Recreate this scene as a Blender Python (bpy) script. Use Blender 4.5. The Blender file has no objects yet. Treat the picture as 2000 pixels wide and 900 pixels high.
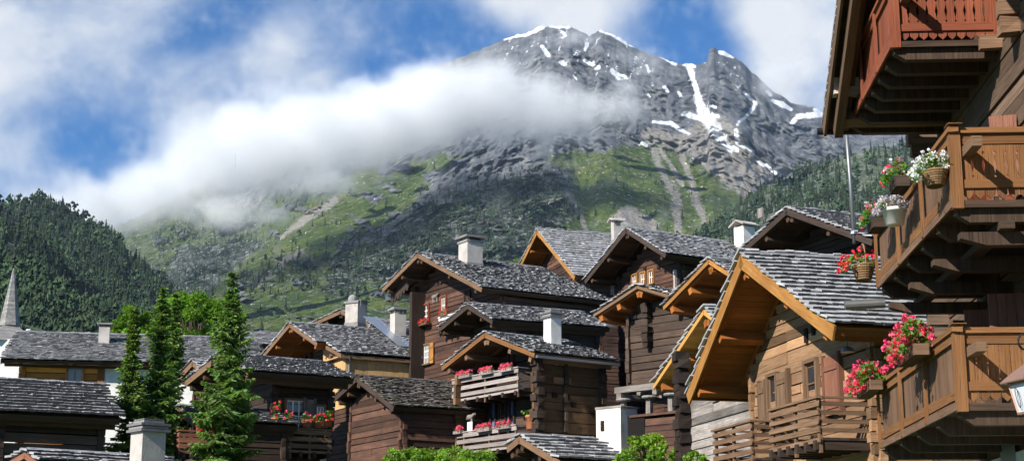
import bpy, math
import numpy as np
from mathutils import Vector, Matrix
rng = np.random.default_rng(7)
SC = bpy.context.scene
COL = SC.collection
R = math.radians

# ------------------------------------------------------------------ camera
F = 3100.0                                   # focal length in photo pixels (photo 2000 x 900)
PITCH = math.atan(700.0 / F)
CP, SP = math.cos(PITCH), math.sin(PITCH)
cam_d = bpy.data.cameras.new('camera'); cam = bpy.data.objects.new('camera', cam_d); COL.objects.link(cam)
cam.location = (0, 0, 0); cam.rotation_euler = (math.pi/2 + PITCH, 0, 0)
cam_d.sensor_width = 36.0; cam_d.lens = 36.0 * F / 2000.0
cam_d.clip_start = 0.5; cam_d.clip_end = 60000
SC.camera = cam

def ray(px, py):
    u = (px - 1000.0) / F; v = (450.0 - py) / F
    return np.array([u, CP - SP * v, SP + CP * v])
def at(px, py, Y):
    d = ray(px, py); return d * (Y / d[1])

def ground_z(y):
    return -1.7 + 0.085 * max(0.0, y - 10.0)

# ------------------------------------------------------------------ noise
_perm = np.random.default_rng(3).permutation(256).astype(np.int64); _perm = np.concatenate([_perm, _perm, _perm])
_grad = np.random.default_rng(4).normal(size=(256, 3)); _grad /= np.linalg.norm(_grad, axis=1)[:, None]
def perlin(x, y, z):
    x, y, z = np.broadcast_arrays(np.asarray(x, float), np.asarray(y, float), np.asarray(z, float))
    xi, yi, zi = np.floor(x).astype(np.int64), np.floor(y).astype(np.int64), np.floor(z).astype(np.int64)
    xf, yf, zf = x - xi, y - yi, z - zi
    xi &= 255; yi &= 255; zi &= 255
    fade = lambda t: t*t*t*(t*(t*6-15)+10)
    u, v, w = fade(xf), fade(yf), fade(zf)
    def g(dx, dy, dz):
        h = _perm[_perm[_perm[xi+dx] + yi+dy] + zi+dz]
        gr = _grad[h]
        return gr[..., 0]*(xf-dx) + gr[..., 1]*(yf-dy) + gr[..., 2]*(zf-dz)
    lerp = lambda a, b, t: a + t*(b-a)
    return lerp(lerp(lerp(g(0,0,0), g(1,0,0), u), lerp(g(0,1,0), g(1,1,0), u), v),
                lerp(lerp(g(0,0,1), g(1,0,1), u), lerp(g(0,1,1), g(1,1,1), u), v), w)
def fbm(x, y, z, o=4, gain=0.5, ridged=False):
    s = 0; a = 1.0; t = 0
    for i in range(o):
        n = perlin(x*2**i + 17.3*i, y*2**i + 5.1*i, z*2**i + 9.7*i) * 1.6
        if ridged: n = 1 - 2*np.abs(n)
        s = s + a*n; t += a; a *= gain
    return s / t
def sstep(a, b, x):
    t = np.clip((x-a)/(b-a), 0, 1); return t*t*(3-2*t)

# ------------------------------------------------------------------ mesh builder
_BF = np.array([[0,4,6,2],[1,3,7,5],[0,1,5,4],[2,6,7,3],[0,2,3,1],[4,5,7,6]])   # -x +x -y +y -z +z
_BS = np.array([[x,y,z] for z in (-1,1) for y in (-1,1) for x in (-1,1)], float)  # index = x + 2y + 4z
class MB:
    def __init__(s): s.V=[]; s.L=[]; s.T=[]; s.U=[]; s.C=[]; s.n=0
    def raw(s, V, L, T, U=None, C=None):
        V=np.asarray(V,float).reshape(-1,3); L=np.asarray(L,np.int64).ravel(); T=np.asarray(T,np.int64).ravel()
        s.V.append(V); s.L.append(L+s.n); s.T.append(T); s.n+=len(V)
        s.U.append(np.zeros((len(L),2)) if U is None else np.asarray(U,float).reshape(-1,2))
        s.C.append(np.ones(len(T)) if C is None else np.broadcast_to(np.asarray(C,float),(len(T),)).copy())
    def boxes(s, C, H, B=None, tint=None, jit=0.0, ends=None, flip=None):
        """C centres (n,3); H half sizes (n,3); B basis (3 rows = axes) shared or (n,3,3)."""
        C=np.asarray(C,float).reshape(-1,3); n=len(C)
        H=np.broadcast_to(np.asarray(H,float),(n,3)); 
        B=np.eye(3) if B is None else np.asarray(B,float)
        B=np.broadcast_to(B,(n,3,3))
        loc=_BS[None]*H[:,None,:]                                  # n,8,3
        if jit: loc=loc+rng.uniform(-jit,jit,loc.shape)
        V=C[:,None,:]+np.einsum('nki,nij->nkj',loc,B)
        faces=_BF[None]+ (np.arange(n)*8)[:,None,None]
        if flip is None: flip = np.linalg.det(B[0])<0
        if flip: faces=faces[:,:,::-1]
        la=np.argmax(H,axis=1)                                      # long axis
        off=rng.uniform(0,50,(n,2))
        fl=_BF[:,::-1] if flip else _BF
        co=loc[:,fl,:]                                              # n,6,4,3
        U=np.empty((n,6,4,2))
        for f in range(6):
            ax=f//2; oth=[a for a in range(3) if a!=ax]
            for a in range(3):
                m=la==a
                if not m.any(): continue
                if a==ax: p,q=oth
                else: p=a; q=[b for b in oth if b!=a][0]
                U[m,f,:,0]=co[m,f,:,p]; U[m,f,:,1]=co[m,f,:,q]
        U+=off[:,None,None,:]
        t=rng.uniform(0.75,1.25,n) if tint is None else np.broadcast_to(np.asarray(tint,float),(n,))
        Cc=np.repeat(t[:,None],6,axis=1)
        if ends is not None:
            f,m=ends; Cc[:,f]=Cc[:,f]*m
        s.raw(V,faces,np.full(n*6,4),U,Cc.ravel())
    def box(s,x0,x1,y0,y1,z0,z1,tint=None,jit=0.0,B=None,O=(0,0,0)):
        c=np.array([(x0+x1)/2,(y0+y1)/2,(z0+z1)/2]); h=np.abs([x1-x0,y1-y0,z1-z0])/2
        if B is not None: c=c@np.asarray(B,float)
        s.boxes([c+np.asarray(O,float)],[h],B,tint,jit)
    def bar(s,p,q,w,h,tint=None,up=(0,0,1),jit=0.0):
        p=np.asarray(p,float); q=np.asarray(q,float); d=q-p; L=np.linalg.norm(d); d=d/L
        a=np.cross(up,d); 
        if np.linalg.norm(a)<1e-4: a=np.cross((1,0,0),d)
        a/=np.linalg.norm(a); b=np.cross(d,a)
        s.boxes([(p+q)/2],[[L/2,w/2,h/2]],np.array([d,a,b]),tint,jit)
    def prism(s,poly,O,a,b,n,th,tint=None):
        """2-D outline poly in the plane (a,b) at O, extruded +-th/2 along n"""
        poly=np.asarray(poly,float); k=len(poly); O=np.asarray(O,float); a,b,n=(np.asarray(w,float) for w in (a,b,n))
        if np.dot(np.cross(a,b),n)<0: n=-n
        area=sum(poly[i][0]*poly[(i+1)%k][1]-poly[(i+1)%k][0]*poly[i][1] for i in range(k))
        if area<0: poly=poly[::-1]
        P=O+poly[:,:1]*a+poly[:,1:]*b
        V=np.vstack([P+n*th/2,P-n*th/2])
        L=list(range(k))+list(range(2*k-1,k-1,-1)); T=[k,k]
        off=rng.uniform(0,50,2)
        U=[(y+off[0],x+off[1]) for x,y in poly]+[(y+off[0],x+off[1]) for x,y in poly[::-1]]
        for i in range(k):
            j=(i+1)%k; L+=[i,k+i,k+j,j]; T.append(4)
            U+=[(poly[i][1],0),(poly[i][1],th),(poly[j][1],th),(poly[j][1],0)]
        s.raw(V,L,T,U,rng.uniform(.8,1.2) if tint is None else tint)
    def lathe(s,prof,O,seg=12,tint=1.0,rot=0.0,sx=1.0,sy=1.0):
        """closed lathe from [(r,z)..] bottom to top"""
        O=np.asarray(O,float); a=np.arange(seg)*2*math.pi/seg+rot; k=len(prof)
        V=[]
        for r,z in prof:
            for t in a: V.append(O+np.array([r*math.cos(t)*sx,r*math.sin(t)*sy,z]))
        L=[];T=[];U=[]
        for i in range(k-1):
            for j in range(seg):
                j2=(j+1)%seg
                L+=[i*seg+j,i*seg+j2,(i+1)*seg+j2,(i+1)*seg+j]; T.append(4)
                U+=[(prof[i][1],j*.1),(prof[i][1],j*.1+.1),(prof[i+1][1],j*.1+.1),(prof[i+1][1],j*.1)]
        L+=list(range(seg))[::-1]; T.append(seg); U+=[(0,0)]*seg
        L+=[(k-1)*seg+j for j in range(seg)]; T.append(seg); U+=[(0,0)]*seg
        s.raw(V,L,T,U,tint)
    def tube(s,pts,r,seg=6,tint=1.0):
        pts=np.asarray(pts,float); n=len(pts); r=np.broadcast_to(np.asarray(r,float),(n,))
        V=[];
        for i in range(n):
            d=pts[min(i+1,n-1)]-pts[max(i-1,0)]; d=d/(np.linalg.norm(d)+1e-9)
            a=np.cross(d,(0,0,1)); 
            if np.linalg.norm(a)<.05: a=np.cross(d,(1,0,0))
            a/=np.linalg.norm(a); b=np.cross(a,d)
            for k in range(seg):
                t=2*math.pi*k/seg; V.append(pts[i]+r[i]*(math.cos(t)*a+math.sin(t)*b))
        L=[];T=[];U=[]
        for i in range(n-1):
            for k in range(seg):
                k2=(k+1)%seg
                L+=[i*seg+k,(i+1)*seg+k,(i+1)*seg+k2,i*seg+k2]; T.append(4)
                U+=[(i*.3,k*.1),(i*.3+.3,k*.1),(i*.3+.3,k*.1+.1),(i*.3,k*.1+.1)]
        L+=[k for k in range(seg)]; T.append(seg); U+=[(0,0)]*seg
        L+=[(n-1)*seg+k for k in range(seg)][::-1]; T.append(seg); U+=[(0,0)]*seg
        s.raw(V,L,T,U,tint)
    def quads(s,P,tint=None):
        P=np.asarray(P,float).reshape(-1,4,3); n=len(P)
        U=np.tile(np.array([[0,0],[1,0],[1,1],[0,1]],float),(n,1,1))
        s.raw(P,np.arange(n*4),np.full(n,4),U,rng.uniform(.6,1.35,n) if tint is None else tint)
    def build(s,name,mat,parent=None,smooth=False):
        if not s.V: return None
        V=np.vstack(s.V); L=np.concatenate(s.L); T=np.concatenate(s.T); U=np.vstack(s.U); C=np.concatenate(s.C)
        me=bpy.data.meshes.new(name)
        me.vertices.add(len(V)); me.vertices.foreach_set('co',V.ravel())
        me.loops.add(len(L)); me.loops.foreach_set('vertex_index',L.astype(np.int32))
        me.polygons.add(len(T)); st=np.concatenate([[0],np.cumsum(T)[:-1]]).astype(np.int32)
        me.polygons.foreach_set('loop_start',st)
        me.polygons.foreach_set('use_smooth',np.full(len(T),smooth))
        uv=me.uv_layers.new(name='UVMap'); uv.data.foreach_set('uv',U.astype(np.float32).ravel())
        at_=me.attributes.new('tint','FLOAT','FACE'); at_.data.foreach_set('value',C.astype(np.float32))
        me.update(calc_edges=True)
        if mat is not None: me.materials.append(mat)
        o=bpy.data.objects.new(name,me); COL.objects.link(o)
        if parent is not None: o.parent=parent
        return o

def tag(o,label=None,cat=None,group=None,kind=None):
    if label: o['label']=label
    if cat: o['category']=cat
    if group: o['group']=group
    if kind: o['kind']=kind
    return o
def empty(name,loc,rz=0.0):
    e=bpy.data.objects.new(name,None); COL.objects.link(e); e.location=loc; e.rotation_euler=(0,0,rz); e.empty_display_size=.3
    return e

# ------------------------------------------------------------------ materials
def nt(name):
    m=bpy.data.materials.new(name); m.use_nodes=True; t=m.node_tree
    b=t.nodes['Principled BSDF']; return m,t,b
def N(t,typ,**kw):
    n=t.nodes.new(typ)
    for k,v in kw.items(): setattr(n,k,v)
    return n
def ramp(t,fac,stops,interp='LINEAR'):
    r=N(t,'ShaderNodeValToRGB'); r.color_ramp.interpolation=interp
    e=r.color_ramp.elements
    while len(e)<len(stops): e.new(.5)
    for i,(p,c) in enumerate(stops):
        e[i].position=p; e[i].color=(c if len(c)==4 else (*c,1))
    t.links.new(fac,r.inputs[0]); return r.outputs[0]
def mixc(t,fac,a,b,mode='MIX'):
    m=N(t,'ShaderNodeMix',data_type='RGBA',blend_type=mode)
    for i,x in ((0,fac),(6,a),(7,b)):
        if hasattr(x,'links') or hasattr(x,'is_linked'): t.links.new(x,m.inputs[i])
        else: m.inputs[i].default_value = x if i==0 else (x if len(x)==4 else (*x,1))
    return m.outputs[2]
def math_(t,op,a,b=None,c=None,clamp=False):
    m=N(t,'ShaderNodeMath',operation=op); m.use_clamp=clamp
    for i,x in enumerate((a,b,c)):
        if x is None: continue
        if hasattr(x,'is_linked'): t.links.new(x,m.inputs[i])
        else: m.inputs[i].default_value=x
    return m.outputs[0]
def noise(t,vec,scale,detail=4,rough=.55,out=0,dist=0.0):
    n=N(t,'ShaderNodeTexNoise'); n.inputs['Scale'].default_value=scale; n.inputs['Detail'].default_value=detail
    n.inputs['Roughness'].default_value=rough; n.inputs['Distortion'].default_value=dist
    if vec is not None: t.links.new(vec,n.inputs['Vector'])
    return n.outputs[out]
def mapping(t,vec,scale):
    m=N(t,'ShaderNodeMapping'); m.inputs['Scale'].default_value=scale; t.links.new(vec,m.inputs[0]); return m.outputs[0]
def attr(t,name):
    a=N(t,'ShaderNodeAttribute'); a.attribute_name=name; return a
def bump(t,b,h,strength=.4,dist=.02):
    n=N(t,'ShaderNodeBump'); n.inputs['Strength'].default_value=strength; n.inputs['Distance'].default_value=dist
    t.links.new(h,n.inputs['Height']); t.links.new(n.outputs[0],b.inputs['Normal'])

def wood(name,dark,light,rough=.75,grain=(1.2,26),stain=None,spec=.25,bs=.5):
    m,t,b=nt(name); uv=N(t,'ShaderNodeTexCoord').outputs['UV']; ob=N(t,'ShaderNodeTexCoord').outputs['Object']
    g=noise(t,mapping(t,uv,(grain[0],grain[1],1)),1.0,6,.65)
    g2=noise(t,mapping(t,uv,(grain[0]*.5,grain[1]*.28,1)),1.0,3,.6,dist=.6)
    f=math_(t,'ADD',math_(t,'MULTIPLY',g,.6),math_(t,'MULTIPLY',g2,.4))
    c=ramp(t,f,[(.30,dark),(.50,tuple((a+q)/2 for a,q in zip(dark,light))),(.68,light)])
    big=noise(t,ob,.8,4,.6)
    if stain is not None:
        c=mixc(t,ramp(t,big,[(.42,(0,0,0)),(.68,(1,1,1))]),c,stain)
    # dark drying cracks along the grain
    cr=noise(t,mapping(t,uv,(grain[0]*.9,grain[1]*2.2,1)),1.0,2,.5)
    c=mixc(t,ramp(t,cr,[(.30,(1,1,1)),(.37,(0,0,0))]),c,tuple(x*.3 for x in dark))
    hs=N(t,'ShaderNodeHueSaturation'); t.links.new(c,hs.inputs['Color']); t.links.new(attr(t,'tint').outputs['Fac'],hs.inputs['Value'])
    t.links.new(hs.outputs[0],b.inputs['Base Color']); b.inputs['Roughness'].default_value=rough
    b.inputs['Specular IOR Level'].default_value=spec
    bump(t,b,math_(t,'ADD',g,math_(t,'MULTIPLY',cr,.7)),bs,.02)
    return m
def plaster(name,col,dirt=(.25,.22,.18)):
    m,t,b=nt(name); ob=N(t,'ShaderNodeTexCoord').outputs['Object']
    n=noise(t,ob,1.2,6,.65); n2=noise(t,ob,14,5,.6)
    c=mixc(t,ramp(t,n,[(.40,(0,0,0)),(.78,(.8,.8,.8))]),col,dirt)
    c=mixc(t,math_(t,'MULTIPLY',n2,.35),c,tuple(x*.6 for x in col))
    hs=N(t,'ShaderNodeHueSaturation'); t.links.new(c,hs.inputs['Color']); t.links.new(attr(t,'tint').outputs['Fac'],hs.inputs['Value'])
    t.links.new(hs.outputs[0],b.inputs['Base Color']); b.inputs['Roughness'].default_value=.9
    bump(t,b,n2,.5,.02); return m
def plain(name,col,rough=.6,metal=0.0,var=.25,scale=6):
    m,t,b=nt(name); ob=N(t,'ShaderNodeTexCoord').outputs['Object']
    n=noise(t,ob,scale,4,.6)
    c=mixc(t,n,tuple(x*(1-var) for x in col),tuple(min(1,x*(1+var)) for x in col))
    hs=N(t,'ShaderNodeHueSaturation'); t.links.new(c,hs.inputs['Color']); t.links.new(attr(t,'tint').outputs['Fac'],hs.inputs['Value'])
    t.links.new(hs.outputs[0],b.inputs['Base Color']); b.inputs['Roughness'].default_value=rough; b.inputs['Metallic'].default_value=metal
    return m
def leafmat(name,col,trans=.35,rough=.55,hue=.03):
    m=bpy.data.materials.new(name); m.use_nodes=True; t=m.node_tree; t.nodes.clear()
    o=N(t,'ShaderNodeOutputMaterial'); d=N(t,'ShaderNodeBsdfPrincipled'); d.inputs['Roughness'].default_value=rough; d.inputs['Specular IOR Level'].default_value=.3
    tr=N(t,'ShaderNodeBsdfTranslucent'); mx=N(t,'ShaderNodeMixShader'); mx.inputs[0].default_value=trans
    ob=N(t,'ShaderNodeTexCoord').outputs['Object']; n=noise(t,ob,1.5,3,.6)
    hs=N(t,'ShaderNodeHueSaturation'); hs.inputs['Color'].default_value=(*col,1)
    t.links.new(attr(t,'tint').outputs['Fac'],hs.inputs['Value'])
    t.links.new(math_(t,'ADD',math_(t,'MULTIPLY',math_(t,'SUBTRACT',n,.5),hue*4),.5),hs.inputs['Hue'])
    t.links.new(hs.outputs[0],d.inputs['Base Color'])
    h2=N(t,'ShaderNodeHueSaturation'); h2.inputs['Value'].default_value=1.3; h2.inputs['Saturation'].default_value=1.15; t.links.new(hs.outputs[0],h2.inputs['Color']); t.links.new(h2.outputs[0],tr.inputs[0])
    t.links.new(d.outputs[0],mx.inputs[1]); t.links.new(tr.outputs[0],mx.inputs[2]); t.links.new(mx.outputs[0],o.inputs[0])
    return m
M={}
M['log_dark']=wood('weathered_dark_log',(.018,.011,.008),(.085,.055,.038),stain=(.035,.022,.016))
M['log_brown']=wood('brown_log',(.024,.0115,.008),(.135,.068,.043),stain=(.048,.026,.020))
M['log_grey']=wood('silver_log',(.09,.075,.068),(.44,.39,.35),stain=(.17,.145,.125))
M['log_gold']=wood('honey_log',(.05,.024,.011),(.21,.118,.055),stain=(.085,.045,.024))
M['log_warm']=wood('tan_log',(.13,.068,.032),(.42,.255,.14),stain=(.25,.14,.073))
M['log_orange']=wood('orange_log',(.28,.095,.016),(.55,.23,.05),stain=(.36,.13,.026))
M['new_wood']=wood('fresh_larch',(.24,.10,.022),(.50,.25,.068),rough=.65,stain=(.27,.115,.026),grain=(1.6,20))
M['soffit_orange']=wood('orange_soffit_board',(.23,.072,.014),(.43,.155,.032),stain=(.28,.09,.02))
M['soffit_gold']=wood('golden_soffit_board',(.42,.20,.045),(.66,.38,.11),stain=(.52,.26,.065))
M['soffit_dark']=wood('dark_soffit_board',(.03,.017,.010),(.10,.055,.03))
M['ply']=wood('pale_plank',(.38,.22,.085),(.56,.37,.17),grain=(3,10),bs=.15,stain=(.44,.27,.12))
M['under_dark']=wood('shaded_underside_timber',(.022,.013,.009),(.095,.058,.036))  # wood colour darkened to put in the deep shade under the balconies
M['wall_umber']=wood('umber_log',(.05,.03,.019),(.20,.13,.085),stain=(.10,.066,.045))
M['trim_brown']=wood('brown_trim',(.09,.05,.028),(.24,.145,.085))
M['trim_dark']=wood('dark_trim',(.02,.013,.010),(.075,.05,.036))
M['red_wood']=wood('red_stained_wood',(.13,.034,.015),(.30,.088,.040),stain=(.19,.05,.024))
M['red_shutter']=wood('red_brown_shutter',(.15,.06,.035),(.33,.145,.09),stain=(.22,.09,.055))
M['oak']=wood('golden_brown_rail',(.10,.042,.014),(.30,.142,.052),stain=(.18,.078,.028))
M['oak_grey']=wood('greyed_brown_board',(.075,.040,.022),(.24,.14,.082),stain=(.13,.072,.042))
M['rail_grey']=wood('grey_rail',(.16,.13,.12),(.42,.37,.34),stain=(.26,.22,.20))
M['shake']=wood('silver_shake',(.13,.132,.14),(.54,.54,.545),rough=.55,grain=(3,16),spec=.5,bs=.7,stain=(.27,.262,.26))
M['shake_grey']=wood('grey_church_shake',(.10,.095,.09),(.36,.34,.32),rough=.6,grain=(3,16),bs=.7)
M['shake_brown']=wood('brown_shake',(.045,.038,.035),(.22,.185,.17),rough=.7,grain=(3,16),bs=.7,stain=(.085,.085,.055))
M['plaster']=plaster('white_plaster',(.78,.76,.72))
M['plaster_grey']=plaster('grey_plaster',(.48,.44,.40),(.17,.145,.12))
M['stone']=plaster('grey_stone_slab',(.30,.29,.28),(.12,.11,.10))
M['white']=plain('white_paint',(.78,.76,.72),.5,var=.08)
M['blue_cloth']=plain('blue_cloth',(.12,.14,.26),.9)
M['metal']=plain('zinc_sheet',(.42,.46,.52),.35,.8,var=.1)
M['steel']=plain('dull_steel',(.22,.22,.21),.45,.7,var=.15)
M['iron']=plain('black_iron',(.02,.02,.022),.5,.6)
M['wicker']=wood('wicker',(.16,.085,.04),(.42,.26,.13),grain=(20,20))
M['terracotta']=plain('terracotta',(.42,.14,.06),.8)
M['copper']=plain('brown_lantern_metal',(.30,.17,.12),.5,.4,var=.2)
M['flag']=plain('striped_cloth',(.6,.6,.62),.9)
def glassmat(name,col,rough=.08):
    m,t,b=nt(name); b.inputs['Base Color'].default_value=(*col,1); b.inputs['Roughness'].default_value=rough; b.inputs['Specular IOR Level'].default_value=.6
    n=noise(t,N(t,'ShaderNodeTexCoord').outputs['Object'],3,2); bump(t,b,n,.06,.05); return m
M['glass']=glassmat('dark_window_glass',(.02,.022,.026))
M['curtain']=glassmat('curtained_window_glass',(.20,.195,.19))
M['milk']=glassmat('frosted_lantern_glass',(.55,.58,.62),.3)
M['spruce']=leafmat('spruce_needles',(.12,.20,.042),.36)
M['spruce_lite']=leafmat('pale_spruce_needles',(.12,.19,.035),.33)
M['leaf']=leafmat('maple_leaves',(.13,.25,.022),.45)
M['bush']=leafmat('shrub_leaves',(.19,.31,.04),.45)
M['geranium']=leafmat('geranium_leaves',(.11,.23,.03),.4)
M['bark']=wood('bark',(.05,.035,.025),(.16,.12,.09),grain=(6,12))
M['red_f']=leafmat('red_petals',(.75,.05,.07),.3,hue=.012)
M['pink_f']=leafmat('pink_petals',(.80,.14,.22),.3,hue=.015)
M['coral_f']=leafmat('coral_petals',(.80,.08,.17),.3,hue=.02)
M['white_f']=leafmat('white_petals',(.80,.78,.76),.3,hue=.0)
M['lilac_f']=leafmat('dry_lilac_sprigs',(.42,.36,.42),.3,hue=.02)
SKY_STRENGTH=0.052; EXPOSURE=0.7; VOL_BOUNCES=24
SKY_TINT=(.26,.92,1.55)
# cloud patches on the sky dome: direction (as seen from the camera), radius in degrees, stretch, weight
SKY_BLOBS=[(60,60,7,1.6,.34),(170,160,6,1.6,.36),(20,310,5,1.5,.32),(330,190,5,1.6,.26),(545,80,2.8,1.0,.50),(620,160,4,1.4,.34),(700,70,3,1.0,.34),(765,80,2,.8,.30),
 (965,5,2.0,1.7,.50),(1120,20,3.5,1.6,.30),(1240,10,3.0,1.5,.30),(1500,30,4,1.2,.48),(1540,130,3.4,1.0,.46),(1450,-10,3.5,1.3,.36),(1610,60,4,1,.36),(1760,60,5,1,.4),(300,60,5,1.6,.20),(450,250,6,1.6,.26),(90,400,5,1.6,.30),(300,400,6,1.6,.36),
 (835,92,3.4,1.3,-.55),(905,80,2.6,1.3,-.45),(1335,88,3.0,1.2,-.50),(1270,60,1.8,1.2,-.25),(190,262,2.6,1.8,-.26),(350,265,1.8,1.5,-.12),(520,12,2.2,2.2,-.20),(1580,185,1.5,1,-.2),(25,245,1.5,1.4,-.16)]
SKY_LO=.31; SKY_HI=1.12; SKY_AMP=2.2
CLOUD_THIN=(.58,.70,.86); CLOUD_THICK=(.93,.95,.98); CLOUD_GAIN=11.5
CLOUD_A=[(150,350,2500,150,70,160,.5),(330,270,2600,190,70,180,.5),(560,190,2700,200,60,180,.5),(1190,260,2900,110,60,140,.5),(60,400,2500,140,60,160,.6),(140,425,2500,130,55,160,.9),(220,405,2550,150,60,180,.95),(310,370,2600,140,80,180,1.05),(410,325,2600,160,105,200,1.1),(520,292,2700,170,118,220,1.15),(620,268,2700,160,118,220,1.15),(740,238,2800,180,112,220,1.15),(850,212,2850,170,112,220,1.15),(960,203,2850,160,108,200,1.1),(1060,212,2850,130,98,200,1.0),(1150,222,2850,85,70,160,.8),(1225,205,2900,85,62,140,.75),(1050,285,2900,110,38,120,.55),(430,415,2550,180,38,150,.8),(640,362,2650,150,36,150,.65),(1525,150,3300,95,55,150,.66),(1590,190,3300,70,40,120,.6),(1130,74,3700,100,34,120,.62),(1480,110,3500,60,45,120,.6),(1250,120,3600,70,30,110,.5)]
CA_MIN=(-1050,2150,480); CA_MAX=(800,3850,1330); CA_RES=(260,130,120)
CLOUD_DENS=.0165; CLOUD_THR=(.36,1.0); CLOUD_AMP=1.2; CLOUD_AMP2=1.3; CLOUD_NS=.0065; CLOUD_NS2=.022
HAZE=2.0e-5
# ------------------------------------------------------------------ light, sky
SUN=np.array([-.58,-.57,.53]); SUN/=np.linalg.norm(SUN)
sd=bpy.data.lights.new('sun','SUN'); sd.energy=5.0; sd.angle=R(.5); sd.color=(1,.955,.88)
so=bpy.data.objects.new('sun',sd); COL.objects.link(so); so.location=(-60,-60,80)
so.rotation_euler=Vector(SUN).to_track_quat('Z','Y').to_euler()
W=bpy.data.worlds.new('World'); SC.world=W; W.use_nodes=True; wt=W.node_tree
bg=wt.nodes['Background']; bg.inputs['Strength'].default_value=SKY_STRENGTH
sky=N(wt,'ShaderNodeTexSky',sky_type='NISHITA'); sky.sun_disc=False
sky.sun_elevation=math.asin(SUN[2]); sky.sun_rotation=math.atan2(SUN[0],SUN[1]); sky.altitude=1500; sky.air_density=1.0; sky.dust_density=.6; sky.ozone_density=2.0
gen=N(wt,'ShaderNodeTexCoord').outputs['Generated']
nrm=N(wt,'ShaderNodeVectorMath',operation='NORMALIZE'); wt.links.new(gen,nrm.inputs[0]); dirv=nrm.outputs[0]
def blob(px,py,ang,stretch=1.0):
    """soft patch of the sky dome around one direction (angular radius in degrees)"""
    d=ray(px,py); d=d/np.linalg.norm(d)
    sb=N(wt,'ShaderNodeVectorMath',operation='SUBTRACT'); wt.links.new(dirv,sb.inputs[0]); sb.inputs[1].default_value=tuple(d)
    ml=N(wt,'ShaderNodeVectorMath',operation='MULTIPLY'); wt.links.new(sb.outputs[0],ml.inputs[0]); ml.inputs[1].default_value=(1/stretch,1/stretch,1)
    ln=N(wt,'ShaderNodeVectorMath',operation='LENGTH'); wt.links.new(ml.outputs[0],ln.inputs[0])
    return math_(wt,'SUBTRACT',1.0,math_(wt,'DIVIDE',ln.outputs['Value'],math.sin(R(ang))),clamp=True)
n1=noise(wt,mapping(wt,dirv,(1,1,1.7)),5.0,7,.58,dist=.5)
n2=noise(wt,mapping(wt,dirv,(1,1,1.4)),14.0,6,.55,dist=.2)
nn=math_(wt,'ADD',math_(wt,'MULTIPLY',n1,.62),math_(wt,'MULTIPLY',n2,.38))
def layer(neg):
    c_=None
    for (px,py,a,s,w) in SKY_BLOBS:
        if (w<0)!=neg: continue
        v=math_(wt,'MULTIPLY',blob(px,py,a,s),abs(w)*1.5); c_=v if c_ is None else math_(wt,'SMOOTH_MAX',c_,v,.12)
    return c_
dens=math_(wt,'ADD',.5,math_(wt,'MULTIPLY',math_(wt,'SUBTRACT',nn,.5),SKY_AMP))
dens=math_(wt,'SUBTRACT',math_(wt,'ADD',dens,layer(False)),layer(True))
fac=N(wt,'ShaderNodeMapRange',interpolation_type='SMOOTHSTEP'); wt.links.new(dens,fac.inputs[0])
fac.inputs[1].default_value=SKY_LO; fac.inputs[2].default_value=SKY_HI; fac.inputs[4].default_value=.93
hz=N(wt,'ShaderNodeSeparateXYZ'); wt.links.new(dirv,hz.inputs[0])
body=ramp(wt,dens,[(SKY_LO*.7,CLOUD_THIN),(min(1,SKY_HI*.9),CLOUD_THICK)])
sc_=N(wt,'ShaderNodeVectorMath',operation='SCALE'); wt.links.new(body,sc_.inputs[0]); sc_.inputs['Scale'].default_value=CLOUD_GAIN
skyc=mixc(wt,1.0,sky.outputs[0],SKY_TINT,'MULTIPLY')
colr=mixc(wt,fac.outputs[0],skyc,sc_.outputs[0])
wt.links.new(colr,bg.inputs['Color'])
vs=SC.view_settings; vs.view_transform='Standard'; vs.look='None'; vs.gamma=1; vs.exposure=EXPOSURE; vs.use_curve_mapping=False
cy=SC.cycles; cy.use_denoising=True; cy.max_bounces=8; cy.diffuse_bounces=3; cy.glossy_bounces=2; cy.transmission_bounces=3; cy.transparent_max_bounces=6
cy.volume_bounces=VOL_BOUNCES; cy.volume_step_rate=1.6; cy.volume_max_steps=256
cy.use_adaptive_sampling=True; cy.adaptive_threshold=.03; cy.sample_clamp_indirect=6

# ------------------------------------------------------------------ ground sheet
m,t,b=nt('meadow_ground'); g=N(t,'ShaderNodeNewGeometry').outputs['Position']
a=noise(t,g,.15,6,.65); a2=noise(t,g,2.5,5,.6)
c=ramp(t,a,[(.35,(.035,.06,.014)),(.55,(.07,.11,.025)),(.75,(.13,.13,.05))]); c=mixc(t,math_(t,'MULTIPLY',a2,.5),c,(.03,.045,.012))
t.links.new(c,b.inputs['Base Color']); b.inputs['Roughness'].default_value=.95; bump(t,b,a2,.6,.1); M['meadow']=m
ys=np.concatenate([np.linspace(-400,-20,8),np.linspace(-10,140,76),np.geomspace(160,12000,40)])
xs=np.concatenate([-np.geomspace(9000,130,26),np.linspace(-120,120,81),np.geomspace(130,9000,26)])
X,Y=np.meshgrid(xs,ys); Z=np.vectorize(ground_z)(np.minimum(Y,112))
Z=Z-sstep(112,700,Y)*140+fbm(X*.03,Y*.03,0*X,3)*np.where(Y<150,.5,6)*sstep(6,16,np.hypot(X,Y))
ny,nx=X.shape; idx=np.arange(nx*ny).reshape(ny,nx)
q=np.stack([idx[:-1,:-1],idx[:-1,1:],idx[1:,1:],idx[1:,:-1]],-1).reshape(-1,4)
mb=MB(); mb.raw(np.stack([X,Y,Z],-1),q,np.full(len(q),4)); tag(mb.build('ground',M['meadow'],smooth=True),kind='structure')

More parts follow.
